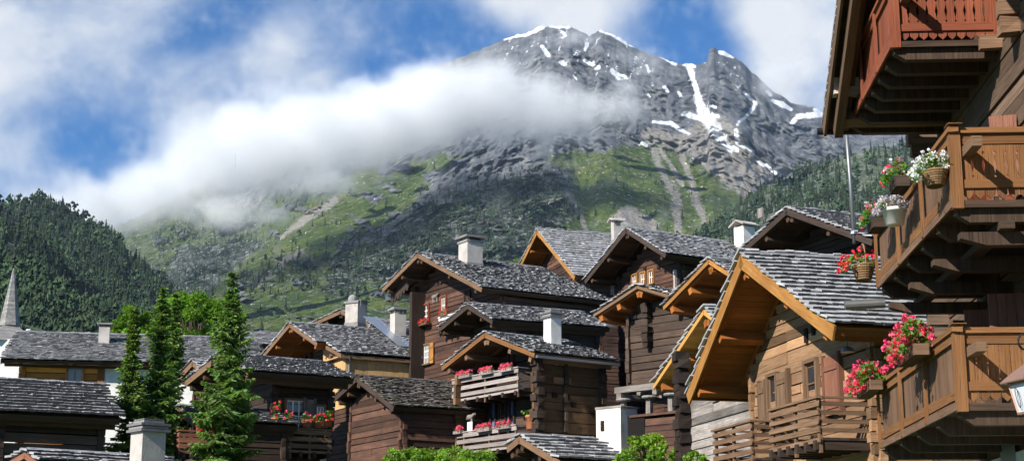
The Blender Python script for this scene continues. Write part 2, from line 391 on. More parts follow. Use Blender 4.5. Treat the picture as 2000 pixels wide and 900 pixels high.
# ------------------------------------------------------------------ mountains
def surface(name,mat,px,pyr,pyb,dB,dR,nrow,extra=None,relief=None,exp=1.0,back=900,attrs=None):
    """a mountain side as a terrain sheet: columns of rising ground from the base (distance dB) to the crest (distance dR), and the back slope"""
    t=np.linspace(0,1,nrow)[:,None]; PX=np.broadcast_to(px[None,:],(nrow,len(px)))
    PY=pyb+(pyr[None,:]-pyb)*t
    D=dB+(dR-dB)*t**exp+0*PX
    if extra is not None: D=D+extra(PX,PY,t)
    U=(PX-1000)/F; V=(450-PY)/F; S=D/(CP-SP*V)
    P=np.stack([U*S,D,(SP+CP*V)*S],-1)
    if relief is not None:
        k=relief(P,PX,PY,t)
        P=P*(1+k/np.linalg.norm(P,axis=-1))[...,None]
    # the far side falls away behind the crest
    top=P[-1]; bk=[]
    for f in (.15,.5,1.0):
        q_=top.copy(); q_[:,1]+=back*f; q_[:,0]*=1+.05*f; q_[:,2]=top[:,2]-(top[:,2]+150)*f**1.1; bk.append(q_)
    fr=[]
    for f,dz in ((1,420),(.4,120)):
        q_=P[0].copy(); q_[:,1]-=260*f; q_[:,2]-=dz; fr.append(q_)
    A=np.vstack([np.vstack(fr),P.reshape(-1,3),np.vstack(bk)])
    nr=nrow+5; nx=len(px); idx=np.arange(nr*nx).reshape(nr,nx)
    q=np.stack([idx[:-1,:-1],idx[:-1,1:],idx[1:,1:],idx[1:,:-1]],-1).reshape(-1,4)
    mb=MB(); mb.raw(A,q,np.full(len(q),4)); o=mb.build(name,mat,smooth=True); tag(o,kind='structure')
    if attrs is not None:
        for k,v in attrs(PX,PY,P).items():
            v=np.vstack([np.repeat(v[:1],2,axis=0),v,np.repeat(v[-1:],3,axis=0)])
            at_=o.data.attributes.new(k,'FLOAT','POINT'); at_.data.foreach_set('value',v.astype(np.float32).ravel())
    return o,P,PX,PY
def interp(px,pts):
    p=np.array(pts,float); return np.interp(px,p[:,0],p[:,1])
def pline(PX,PY,pts,w):
    """distance-based mask of a poly-line of width w (or widths)"""
    pts=np.array(pts,float); best=np.full(PX.shape,-9.0); ws=np.broadcast_to(np.asarray(w,float),(len(pts),))
    if len(pts)==1: return 1-np.hypot(PX-pts[0][0],PY-pts[0][1])/ws[0]
    for i in range(len(pts)-1):
        a,b_=pts[i],pts[i+1]; d=b_-a; L2=d@d
        s=np.clip(((PX-a[0])*d[0]+(PY-a[1])*d[1])/L2,0,1)
        dist=np.hypot(PX-a[0]-s*d[0],PY-a[1]-s*d[1]); ww=ws[i]+(ws[i+1]-ws[i])*s
        best=np.maximum(best,1-dist/ww)
    return best
def poly(PX,PY,pts,soft=15):
    """signed soft mask of a polygon"""
    pts=np.array(pts,float); ins=np.zeros(PX.shape,bool); dist=np.full(PX.shape,1e9); k=len(pts)
    for i in range(k):
        a,b_=pts[i],pts[(i+1)%k]
        c_=((a[1]>PY)!=(b_[1]>PY))
        xx=(b_[0]-a[0])*(PY-a[1])/(b_[1]-a[1]+1e-9)+a[0]; ins^=c_&(PX<xx)
        d=b_-a; s=np.clip(((PX-a[0])*d[0]+(PY-a[1])*d[1])/(d@d),0,1)
        dist=np.minimum(dist,np.hypot(PX-a[0]-s*d[0],PY-a[1]-s*d[1]))
    return sstep(-soft,soft,np.where(ins,dist,-dist))

SNOW=[([(985,74),(1025,66),(1060,54)],[4,8,5]),([(1075,54),(1112,53)],[3,4]),([(1098,62),(1104,70)],4),([(1175,60),(1205,70),(1240,92)],[4,7,4]),
 ([(1148,86),(1143,100)],[5,3]),([(1058,92),(1072,106)],[5,7]),([(1095,120),(1104,126)],6),([(1140,120),(1166,132)],[4,7]),([(1060,50),(1068,52)],3),
 ([(1195,140),(1210,150),(1226,152)],[5,8,3]),([(1265,130),(1268,142)],[3,4]),([(1292,112),(1318,126)],[3,6]),([(1336,126),(1358,126)],6),
 ([(1348,126),(1354,160),(1364,192)],[10,8,7]),([(1358,190),(1376,220),(1398,255),(1426,292)],[8,15,17,6]),([(1336,222),(1380,236),(1402,250)],[5,8,9]),
 ([(1278,238),(1312,240),(1345,262)],[4,6,3]),([(1408,102),(1432,112)],[5,5]),([(1456,182),(1476,206),(1456,228),(1440,245)],[3,5,4,3]),
 ([(1510,196),(1530,206),(1546,216)],[4,8,4]),([(1546,242),(1566,228),(1602,222)],[4,9,8]),([(1438,255),(1442,280),(1472,296)],[5,6,4]),
 ([(1474,314),(1496,324),(1516,336)],[3,6,4]),([(1430,286),(1440,292)],6),([(1380,200),(1400,210)],3),([(1300,170),(1306,180)],4),([(1326,182),(1330,190)],4),
 ([(1498,180),(1504,186)],5),([(1262,178),(1270,190)],3),([(1590,212),(1640,225)],4),([(1255,275),(1262,282)],5),([(1395,225),(1404,228)],5),([(1120,150),(1128,158)],3)]
SCREE=[([(1266,262),(1290,330),(1320,385),(1326,450),(1330,520)],[8,7,11,8,6]),([(1312,268),(1345,335),(1358,385),(1380,440)],[6,6,10,9]),
 ([(1335,275),(1385,330),(1430,365)],[5,5,8]),([(1112,380),(1130,420),(1145,450)],[5,6,5]),([(505,558),(545,522),(590,490)],[4,9,5]),
 ([(550,462),(600,425),(655,392)],[4,9,6]),([(1290,290),(1330,360)],[4,6])]
def mtn_relief(P,PX,PY,t):
    x,y,z=P[...,0],P[...,1],P[...,2]
    rock=1-mtn_masks(PX,PY,P)['grass']
    wx=x+80*perlin(x*.004,y*.004,z*.004); 
    big=fbm(wx*.0021,y*.0012,z*.0012,3,ridged=True)*150
    mid=fbm(wx*.0105,y*.004,z*.0030+3,5,.58,ridged=True)*95
    fin=fbm(wx*.04,y*.016,z*.016,3,.6,ridged=True)*30
    fade=np.clip((1-t)*12,0.05,1)
    k=-(big*.8+mid*(.28+.75*rock)+fin*(.3+.9*rock))*fade
    # gully of the couloir and the buttress right of it
    k=k+60*np.clip(pline(PX,PY,[(1345,130),(1365,200),(1410,270),(1450,340)],[14,26,45,80]),0,1)
    k=k-110*np.clip(pline(PX,PY,[(1390,105),(1400,180),(1450,260)],[26,40,20]),0,1)*fade
    k=k-140*np.clip(pline(PX,PY,[(880,300),(900,380),(930,470)],[60,90,90]),0,1)
    k=k+90*np.clip(pline(PX,PY,[(1110,300),(1140,380),(1180,470)],[30,45,60]),0,1)
    return k
def mtn_masks(PX,PY,P):
    w=fbm(PX*.02,PY*.02,0*PX,4)*26; w2=fbm(PX*.02+40,PY*.02,0*PX+7,4)*26
    X_,Y_=PX+w,PY+w2
    g=poly(X_,Y_,[(-300,360),(200,330),(500,400),(700,318),(860,300),(960,330),(1050,300),(1150,300),(1255,272),(1330,300),(1400,340),(1450,392),(1500,420),(1600,470),(1600,720),(-300,720)],26)
    g=g*(1-.92*poly(X_,Y_,[(850,340),(900,320),(960,300),(1060,305),(1110,345),(1125,400),(1085,450),(1050,490),(900,500),(790,470),(700,470),(640,520),(660,480),(790,420),(830,380)],22))
    nz=fbm(PX*.011+PY*.006,PY*.03-PX*.008,0*PX+2,5,.6)
    g=g*(1-.8*sstep(.08,.30,nz)*sstep(-100,0,900-PX))
    g=np.clip(g,0,1)
    sn=np.full(PX.shape,-9.0)
    for p_,w_ in SNOW: sn=np.maximum(sn,pline(PX+w*.3,PY+w2*.3,p_,np.asarray(w_)*.82))
    gl=fbm(PX*.035+PY*.012,PY*.016,0*PX+11,4,.6,ridged=True)
    sn=np.maximum(sn,(gl-.72)*2.4*sstep(250,120,PY)*sstep(930,1010,PX)-.25)
    sc=np.full(PX.shape,-9.0)
    for p_,w_ in SCREE: sc=np.maximum(sc,pline(PX+w*.35,PY+w2*.35,p_,np.asarray(w_)*1.15))
    sc=np.maximum(np.clip(.40+sc*.6,0,.95),poly(X_,Y_,[(1400,215),(1440,250),(1500,325),(1505,345),(1450,392),(1420,370),(1370,300),(1290,285),(1250,255),(1330,255)],16)*.95)
    sc=np.maximum(sc,.85*poly(X_,Y_,[(1190,420),(1230,400),(1290,440),(1280,470),(1190,470)],12))
    sb=poly(X_,Y_,[(330,500),(420,470),(520,470),(470,520),(400,575),(340,600)],20)  # left valley: the dark scrub colour also puts in that slope's shade
    sb=np.maximum(sb,poly(X_,Y_,[(690,500),(800,430),(850,400),(900,380),(1000,340),(1110,350),(1110,420),(1040,500),(860,540),(720,560),(640,590),(620,560)],24)*.9)
    sb=np.maximum(sb,.40*poly(X_,Y_,[(150,400),(420,380),(600,340),(640,370),(500,470),(420,540),(330,620),(230,560)],30))
    sb=np.maximum(sb,poly(X_,Y_,[(430,560),(600,490),(740,470),(640,540),(520,580)],24)*.45)
    return dict(grass=g,snow=np.clip(.48+sn*.75,0,1),scree=sc,scrub=sb)
def mtn_extra(PX,PY,t):
    sl=interp(PX,[(-400,900),(330,620),(380,582),(440,545),(480,520),(560,470),(640,425),(900,330)])   # crest line of the green spur
    side=sstep(-2,10,sl-PY)*(1-sstep(470,640,PX))
    return side*650
m,t,b=nt('mountain_rock_and_grass'); g=N(t,'ShaderNodeNewGeometry').outputs['Position']
def nz(s,d=6,r=.6,sc=(1,1,1),dist=0): return noise(t,mapping(t,g,sc),s,d,r,dist=dist)
rockn=nz(.03,8,.72,(1,.6,.6)); rockf=nz(.16,6,.7)
rockn2=nz(.012,7,.7,(1.6,.6,.35)); rockn=math_(t,'ADD',math_(t,'MULTIPLY',rockn,.6),math_(t,'MULTIPLY',rockn2,.4))
rock=ramp(t,rockn,[(.36,(.055,.066,.085)),(.48,(.14,.152,.175)),(.60,(.31,.312,.318))])
rock=mixc(t,math_(t,'MULTIPLY',rockf,.55),rock,(.05,.052,.056))
gr1=nz(.008,6,.65); gr2=nz(.07,7,.7)
grass=ramp(t,gr1,[(.34,(.042,.075,.016)),(.50,(.09,.135,.024)),(.66,(.17,.185,.044))])
grass=mixc(t,ramp(t,gr2,[(.44,(0,0,0)),(.60,(1,1,1))]),grass,(.035,.058,.018))
grass=mixc(t,ramp(t,nz(.06,7,.76),[(.555,(0,0,0)),(.61,(.85,.85,.85))]),grass,(.20,.195,.185))
def mk(name,scale,amp,lo=.35,hi=.65):
    n_=math_(t,'MULTIPLY',math_(t,'SUBTRACT',noise(t,g,scale,6,.7),.5),amp)
    r_=N(t,'ShaderNodeMapRange',interpolation_type='SMOOTHSTEP'); t.links.new(math_(t,'ADD',attr(t,name).outputs['Fac'],n_),r_.inputs[0]); r_.inputs[1].default_value=lo; r_.inputs[2].default_value=hi
    return r_.outputs[0]
col=mixc(t,mk('grass',.03,2.4,.38,.62),rock,grass)
scrub=ramp(t,nz(.05,7,.72),[(.40,(.008,.018,.010)),(.49,(.022,.038,.018)),(.55,(.13,.135,.128)),(.63,(.27,.265,.25))])
col=mixc(t,mk('scrub',.035,2.4,.36,.56),col,scrub)
sc1=ramp(t,nz(.12,5,.7),[(.35,(.17,.155,.135)),(.65,(.37,.345,.31))])
col=mixc(t,mk('scree',.07,2.0,.42,.66),col,sc1)
col=mixc(t,mk('snow',.09,1.7,.50,.58),col,(.88,.90,.93))
t.links.new(col,b.inputs['Base Color']); b.inputs['Roughness'].default_value=.95; b.inputs['Specular IOR Level'].default_value=.1
bump(t,b,math_(t,'ADD',rockn,math_(t,'MULTIPLY',rockf,.6)),1.0,14.0); M['mountain']=m
mpx=np.linspace(-500,2300,960)
mpy=interp(mpx,[(-500,300),(0,420),(150,445),(230,440),(320,400),(450,330),(600,240),(800,150),(900,112),(950,94),(985,76),(1025,65),(1055,52),(1085,51),(1112,52),(1135,63),(1150,68),(1175,60),(1205,70),(1240,94),(1275,108),(1300,116),(1325,124),(1345,126),(1368,126),(1381,120),(1386,94),(1393,91),(1402,99),(1412,100),(1434,112),(1450,124),(1480,150),(1510,178),(1545,200),(1600,214),(1680,250),(1800,235),(2000,300),(2300,250)])
mpy=mpy+fbm(mpx*.05,0*mpx,0*mpx,5,.62)*8
mtn,MP,MPX,MPY=surface('mountain',M['mountain'],mpx,mpy,720,1700,4300,430,mtn_extra,mtn_relief,attrs=mtn_masks)

# wooded hills: the sheets the forests grow on
m,t,b=nt('forest_floor'); g=N(t,'ShaderNodeNewGeometry').outputs['Position']
a=noise(t,g,.02,6,.65); a2=noise(t,g,.12,6,.7)
c=ramp(t,a,[(.38,(.018,.034,.012)),(.52,(.040,.060,.020)),(.66,(.085,.10,.036))]); c=mixc(t,ramp(t,a2,[(.52,(0,0,0)),(.60,(1,1,1))]),c,(.19,.188,.185))
t.links.new(c,b.inputs['Base Color']); b.inputs['Roughness'].default_value=.95; bump(t,b,a2,.8,4); M['forest_floor']=m
def hill_rel(amp,seed):
    def f(P,PX,PY,t):
        return -(fbm(P[...,0]*.004+seed,P[...,1]*.003,P[...,2]*.003,4,.55,ridged=True)*amp)*np.clip((1-t)*6,.1,1)
    return f
hp=np.linspace(-700,460,160)
hpy=interp(hp,[(-700,300),(-200,360),(0,402),(50,394),(90,388),(120,402),(150,420),(180,440),(212,452),(235,470),(250,500),(285,520),(310,545),(335,566),(352,580),(380,620),(460,720)])
h1=surface('wooded_hill',M['forest_floor'],hp,hpy,725,1050,2200,80,relief=hill_rel(70,1),back=600)
hp2=np.linspace(-900,330,130)
hpy2=interp(hp2,[(-900,320),(-300,370),(-60,390),(0,402),(40,430),(80,465),(110,500),(135,550),(165,600),(220,630),(330,720)])
h2=surface('wooded_hill',M['forest_floor'],hp2,hpy2,725,900,1500,70,relief=hill_rel(35,5),back=400)
hp3=np.linspace(-900,420,130)
hpy3=interp(hp3,[(-900,500),(-100,500),(0,512),(60,535),(120,575),(180,600),(240,625),(300,640),(420,700)])
h3=surface('wooded_hill',M['forest_floor'],hp3,hpy3,725,700,1000,60,relief=hill_rel(20,9),back=300)
rp=np.linspace(1300,2700,200)
rpy=interp(rp,[(1300,560),(1340,490),(1370,450),(1420,425),(1450,398),(1480,372),(1520,352),(1560,335),(1610,318),(1660,300),(1720,288),(1780,282),(1900,240),(2200,150),(2700,150)])
rpy=rpy+fbm(rp*.03,0*rp,0*rp+3,3)*8
h4=surface('wooded_ridge',M['forest_floor'],rp,rpy,640,1300,2500,110,relief=hill_rel(90,13),back=700)

# conifers of the far woods: many small trees, each one mass per hillside
def conifer_template(seed,tiers=6,seg=7):
    r_=np.random.default_rng(seed); V=[];L=[];T=[]
    z0=.06
    for i in range(tiers):
        f=i/tiers; rad=.145*(1-f)**.85+.012; zb=z0+f*.9; zt=zb+.26*(1-f*.45)
        b0=len(V)
        for k in range(seg):
            a=2*math.pi*(k+.5*(i%2))/seg; rr=rad*r_.uniform(.55,1.25); V.append((rr*math.cos(a),rr*math.sin(a),zb+r_.uniform(-.035,.025)))
        V.append((0,0,min(1.0,zt))); V.append((0,0,zb+.03))
        for k in range(seg):
            k2=(k+1)%seg; L+=[b0+k,b0+k2,b0+seg]; T.append(3); L+=[b0+k2,b0+k,b0+seg+1]; T.append(3)
    return np.array(V),np.array(L),np.array(T)
TPL=[conifer_template(s) for s in range(5)]
def bushy_template(seed):
    r_=np.random.default_rng(seed); V=[];L=[];T=[]
    for i in range(9):
        c=np.array([r_.normal(0,.13),r_.normal(0,.13),r_.uniform(.25,.8)]); rad=r_.uniform(.12,.2)*(1.15-.5*c[2])
        b0=len(V)
        for k in range(5):
            a=2*math.pi*k/5+r_.uniform(0,1); V.append(tuple(c+np.array([rad*math.cos(a)*r_.uniform(.7,1.3),rad*math.sin(a)*r_.uniform(.7,1.3),r_.uniform(-.06,.03)])))
        V.append(tuple(c+(0,0,rad*1.3))); V.append(tuple(c-(0,0,rad*.6)))
        for k in range(5):
            k2=(k+1)%5; L+=[b0+k,b0+k2,b0+5]; T.append(3); L+=[b0+k2,b0+k,b0+6]; T.append(3)
    return np.array(V),np.array(L),np.array(T)
TPB=[bushy_template(s+50) for s in range(4)]
def forest(name,label,pos,h,tint,larch=.3,col='far'):
    mb=MB(); n=len(pos); kind=rng.uniform(size=n)<larch; pick=rng.integers(0,5,n)
    for k in range(9):
        if k<5: sel=np.where(~kind&(pick==k))[0]; V,L,T=TPL[k]
        else: sel=np.where(kind&(pick%4==k-5))[0]; V,L,T=TPB[k-5]
        if len(sel)==0: continue
        a=rng.uniform(0,6.28,len(sel)); wd=rng.uniform(.8,1.25,len(sel))*(1.0 if k<5 else .9)
        c_,s_=np.cos(a)[:,None],np.sin(a)[:,None]; hh=h[sel][:,None]
        X=(V[None,:,0]*c_-V[None,:,1]*s_)*hh*wd[:,None]; Yy=(V[None,:,0]*s_+V[None,:,1]*c_)*hh*wd[:,None]; Z=V[None,:,2]*hh
        A=pos[sel][:,None,:]+np.stack([X,Yy,Z],-1)
        LL=L[None]+(np.arange(len(sel))*len(V))[:,None]
        tt=np.repeat((tint[sel]*(1.0 if k<5 else 1.55))[:,None],len(T),1)*rng.uniform(.8,1.2,(len(sel),len(T)))
        mb.raw(A,LL,np.tile(T,len(sel)),None,tt.ravel())
    o=mb.build(name,M['far_tree']); tag(o,label,'forest',kind='stuff'); return o
M['far_tree']=leafmat('far_conifer',(.019,.036,.013),.10,.8,hue=.05)  # conifer green darkened so the colour carries the hillside's shade too
def scatter(hill,n,cond=None,power=1.0):
    _,P,PX,PY=hill
    ii=(rng.uniform(size=n)**power*(P.shape[0]-1)); jj=rng.uniform(size=n)*(P.shape[1]-1)
    i0=ii.astype(int); j0=jj.astype(int); i1=np.minimum(i0+1,P.shape[0]-1); j1=np.minimum(j0+1,P.shape[1]-1)
    fi=(ii-i0)[:,None]; fj=(jj-j0)[:,None]
    pos=(P[i0,j0]*(1-fi)+P[i1,j0]*fi)*(1-fj)+(P[i0,j1]*(1-fi)+P[i1,j1]*fi)*fj
    px=PX[i0,j0]; py=PY[i0,j0]
    return pos,px,py
def grow(hill,name,label,n,hm,larch,cond,pxr):
    pos,px,py=scatter(hill,n); k=(px>pxr[0])&(px<pxr[1])&cond(px,py,pos)
    pos=pos[k]; h=(.45+.9*rng.uniform(size=len(pos))**1.3)*hm; pos[:,2]-=.5
    cl=fbm(pos[:,0]*.012,pos[:,1]*.012,0*pos[:,0],3)
    forest(name,label,pos,h,np.clip(.95+cl*.9+rng.uniform(-.42,.5,len(pos)),.3,2.1),larch)
grow(h1,'hillside_forest','dense dark conifer forest on the far rounded hill at left',14000,17,.25,lambda x,y,p: rng.uniform(size=len(x))<.93,(-250,420))
grow(h2,'hillside_forest','darker conifer forest on the shaded spur below the left hill crest',8000,16,.15,lambda x,y,p: rng.uniform(size=len(x))<.95,(-250,330))
grow(h3,'hillside_forest','lighter green larch forest low on the left behind the steeple',6000,13,.62,lambda x,y,p: rng.uniform(size=len(x))<.95,(-250,420))
def rcond(x,y,p):
    cl=fbm(p[:,0]*.008+3,p[:,1]*.006,p[:,2]*.01,4,.6)
    dens=np.clip(.62+cl*1.6,0.08,1)+.8*sstep(0,60,(x-1660)*.75+(y-380))+.6*(x<1480)*sstep(370,420,y)
    return rng.uniform(size=len(x))<dens
grow(h4,'ridge_forest','conifers scattered over the rocky ridge behind the antenna pole',12000,17,.3,rcond,(1310,2150))
# scrub and lone trees over the mountain's lower slopes
def mcond(x,y,p):
    mk_=mtn_masks(x[None],y[None],p[None])['scrub'][0]
    return (y>330)&(rng.uniform(size=len(x))<mk_*.95+.05)
grow((mtn,MP,MPX,MPY),'mountain_scrub','dark scrub and small conifers dotted over the grassy mountain slope',36000,15,.35,mcond,(300,1350))
# ------------------------------------------------------------------ the cloud bank lying against the mountain
def cloud(name,label,blobs,mn,mx,res,density,thr,amp,nscale):
    me=bpy.data.meshes.new(name); o=bpy.data.objects.new(name,me); COL.objects.link(o); tag(o,label,'cloud',kind='stuff')
    ng=bpy.data.node_groups.new(name+'_field','GeometryNodeTree')
    ng.interface.new_socket('Geometry',in_out='OUTPUT',socket_type='NodeSocketGeometry')
    t=ng; out=N(t,'NodeGroupOutput'); pos=N(t,'GeometryNodeInputPosition').outputs[0]
    wn=N(t,'ShaderNodeTexNoise'); wn.inputs['Scale'].default_value=nscale*.5; wn.inputs['Detail'].default_value=3; t.links.new(pos,wn.inputs['Vector'])
    total=None
    for (c,r_,s) in blobs:
        sb=N(t,'ShaderNodeVectorMath',operation='SUBTRACT'); t.links.new(pos,sb.inputs[0]); sb.inputs[1].default_value=tuple(c)
        dv=N(t,'ShaderNodeVectorMath',operation='DIVIDE'); t.links.new(sb.outputs[0],dv.inputs[0]); dv.inputs[1].default_value=tuple(r_)
        dt=N(t,'ShaderNodeVectorMath',operation='DOT_PRODUCT'); t.links.new(dv.outputs[0],dt.inputs[0]); t.links.new(dv.outputs[0],dt.inputs[1])
        v=math_(t,'MULTIPLY',math_(t,'SUBTRACT',1.0,dt.outputs['Value'],clamp=True),s)
        total=v if total is None else math_(t,'SMOOTH_MAX',total,v,.25)
    n_=N(t,'ShaderNodeTexNoise'); n_.inputs['Scale'].default_value=nscale; n_.inputs['Detail'].default_value=6; n_.inputs['Roughness'].default_value=.64; t.links.new(pos,n_.inputs['Vector'])
    n2_=N(t,'ShaderNodeTexNoise'); n2_.inputs['Scale'].default_value=CLOUD_NS2; n2_.inputs['Detail'].default_value=5; n2_.inputs['Roughness'].default_value=.6; n2_.inputs['Distortion'].default_value=.6; t.links.new(pos,n2_.inputs['Vector'])
    f=math_(t,'ADD',total,math_(t,'MULTIPLY',math_(t,'SUBTRACT',n_.outputs[0],.5),amp))
    f=math_(t,'ADD',f,math_(t,'MULTIPLY',math_(t,'SUBTRACT',n2_.outputs[0],.5),CLOUD_AMP2))
    mr=N(t,'ShaderNodeMapRange',interpolation_type='SMOOTHSTEP'); t.links.new(f,mr.inputs[0]); mr.inputs[1].default_value=thr[0]; mr.inputs[2].default_value=thr[1]
    # nothing where no blob reaches
    gate=N(t,'ShaderNodeMapRange'); t.links.new(total,gate.inputs[0]); gate.inputs[1].default_value=0.0; gate.inputs[2].default_value=.18
    d=math_(t,'MULTIPLY',mr.outputs[0],gate.outputs[0])
    vc=N(t,'GeometryNodeVolumeCube'); t.links.new(d,vc.inputs['Density']); vc.inputs['Min'].default_value=mn; vc.inputs['Max'].default_value=mx
    for k,v in zip('XYZ',res): vc.inputs['Resolution '+k].default_value=v
    m=bpy.data.materials.new(name+'_vapour'); m.use_nodes=True; mt=m.node_tree; mt.nodes.clear()
    mo=N(mt,'ShaderNodeOutputMaterial'); pv=N(mt,'ShaderNodeVolumePrincipled'); pv.inputs['Color'].default_value=(1,1,1,1); pv.inputs['Density'].default_value=density
    pv.inputs['Anisotropy'].default_value=0.0; mt.links.new(pv.outputs[0],mo.inputs['Volume'])
    sm=N(t,'GeometryNodeSetMaterial'); sm.inputs['Material'].default_value=m; t.links.new(vc.outputs[0],sm.inputs[0]); t.links.new(sm.outputs[0],out.inputs[0])
    md=o.modifiers.new('field','NODES'); md.node_group=ng
    me.materials.append(m)
    return o
def B_(px,py,Y,rx,rz,ry,s=1.0):
    k=Y/F; return (at(px,py,Y),(rx*k,ry,rz*k),s)
cloud('cloud_bank','long white cloud bank drifting across the middle of the mountain',
 [B_(x,y,Y,rx,rz,ry,s) for (x,y,Y,rx,rz,ry,s) in CLOUD_A],CA_MIN,CA_MAX,CA_RES,CLOUD_DENS,CLOUD_THR,CLOUD_AMP,CLOUD_NS)
# ------------------------------------------------------------------ the air of the valley
if HAZE:
    m=bpy.data.materials.new('valley_air'); m.use_nodes=True; mt=m.node_tree; mt.nodes.clear(); mo=N(mt,'ShaderNodeOutputMaterial'); pv=N(mt,'ShaderNodeVolumePrincipled')
    pv.inputs['Color'].default_value=(.58,.77,1.0,1); pv.inputs['Density'].default_value=HAZE; mt.links.new(pv.outputs[0],mo.inputs['Volume'])
    mb=MB(); mb.box(-9200,9200,-600,12400,-700,2300,1.0); hz_=mb.build('haze',m); tag(hz_,'thin blue air filling the valley','haze',kind='stuff')
# ------------------------------------------------------------------ chalets
class Frame:
    """a building's own axes: u along the gable to the right, v along the ridge away from the gable, z up from its base"""
    def __init__(s,O,th):
        s.O=np.asarray(O,float); s.th=th; c,n=math.cos(th),math.sin(th)
        s.A=np.array([[c,-n,0],[n,c,0],[0,0,1]])            # rows: u, v, z
        s.cam=s.A@(-s.O)
    def ray(s,px,py): return s.A@ray(px,py)
    def hit_v(s,px,py,v):
        d=s.ray(px,py); p=s.cam+d*((v-s.cam[1])/d[1]); return p[0],p[2]
    def hit_u(s,px,py,u):
        d=s.ray(px,py); p=s.cam+d*((u-s.cam[0])/d[0]); return p[1],p[2]
    def hit_z(s,px,py,z):
        d=s.ray(px,py); p=s.cam+d*((z-s.cam[2])/d[2]); return p[0],p[1]
    def world(s,p): return s.O+np.asarray(p,float)@s.A
    def pix(s,p):
        w=s.world(p); q=np.array([w[0],w[1]*-SP+w[2]*CP,w[1]*CP+w[2]*SP]); return 1000+F*q[0]/q[2],450-F*q[1]/q[2]
class Chalet(Frame): pass
DEG=math.radians
def profile(b,H,u):
    """height of the roof's top side over u"""
    return np.where(u<0, H.za+(H.zL-H.za)*(u/H.uL), H.za+(H.zR-H.za)*(u/H.uR))

def logs(mb,a,bvec,n,O,u0,u1,z0,z1,top,hl=.24,th=.09,ext=.22,jit=.022,tint=(.7,1.3),holes=()):
    """a wall of squared logs: along a from u0 to u1, from z0 up, cut by top(u); O origin, n outward"""
    a=np.asarray(a,float); n=np.asarray(n,float); O=np.asarray(O,float); up=np.array([0,0,1.0])
    z=z0; k=0; us=np.linspace(u0,u1,61)
    base=rng.uniform(*tint)
    while z<z1:
        h=hl*rng.uniform(.85,1.15); tp=top(us)
        ok=us[tp>=z+h*.85]
        if len(ok)<2: break
        lo,hi=ok[0],ok[-1]
        e0=ext*rng.uniform(.6,1.2) if lo<=u0+1e-6 else .0; e1=ext*rng.uniform(.6,1.2) if hi>=u1-1e-6 else .0
        if hi-lo>.25:
            segs=[(lo-e0,hi+e1)]
            for (ha,hb,hz0,hz1) in holes:
                if z+h*.5>hz0 and z+h*.5<hz1:
                    ns=[]
                    for (p,q) in segs:
                        if hb<=p or ha>=q: ns.append((p,q))
                        else:
                            if ha-p>.05: ns.append((p,ha))
                            if q-hb>.05: ns.append((hb,q))
                    segs=ns
            for (p,q) in segs:
                t=rng.uniform(*tint)*(rng.uniform(1.3,1.7) if rng.uniform()<.12 else 1)*(rng.uniform(.55,.75) if rng.uniform()<.12 else 1)
                cuts=[p,q]
                if q-p>5 and rng.uniform()<.6: cuts=[p,p+(q-p)*rng.uniform(.3,.7),q]
                for p2,q2 in zip(cuts[:-1],cuts[1:]):
                    c=O+a*((p2+q2)/2)+up*(z+h/2)+n*rng.uniform(-jit,jit)
                    mb.boxes([c],[[(q2-p2)/2-.004,th*rng.uniform(.8,1.2),h/2-rng.uniform(.006,.022)]],np.array([a,n,up]),t*rng.uniform(.82,1.18),jit=.013)
        z+=h; k+=1
def planks(mb,a,n,O,u0,u1,z0,top,w=.18,th=.03,tint=(.8,1.2)):
    a=np.asarray(a,float); n=np.asarray(n,float); O=np.asarray(O,float); up=np.array([0,0,1.0]); u=u0
    while u<u1-.02:
        q=min(u1,u+w*rng.uniform(.85,1.15)); zt=float(top(np.array([(u+q)/2]))[0])
        if zt>z0+.1:
            mb.boxes([O+a*((u+q)/2)+up*((z0+zt)/2)+n*rng.uniform(-.006,.006)],[[(q-u)/2-.003,th,(zt-z0)/2]],np.array([a,n,up]),rng.uniform(*tint))
        u=q

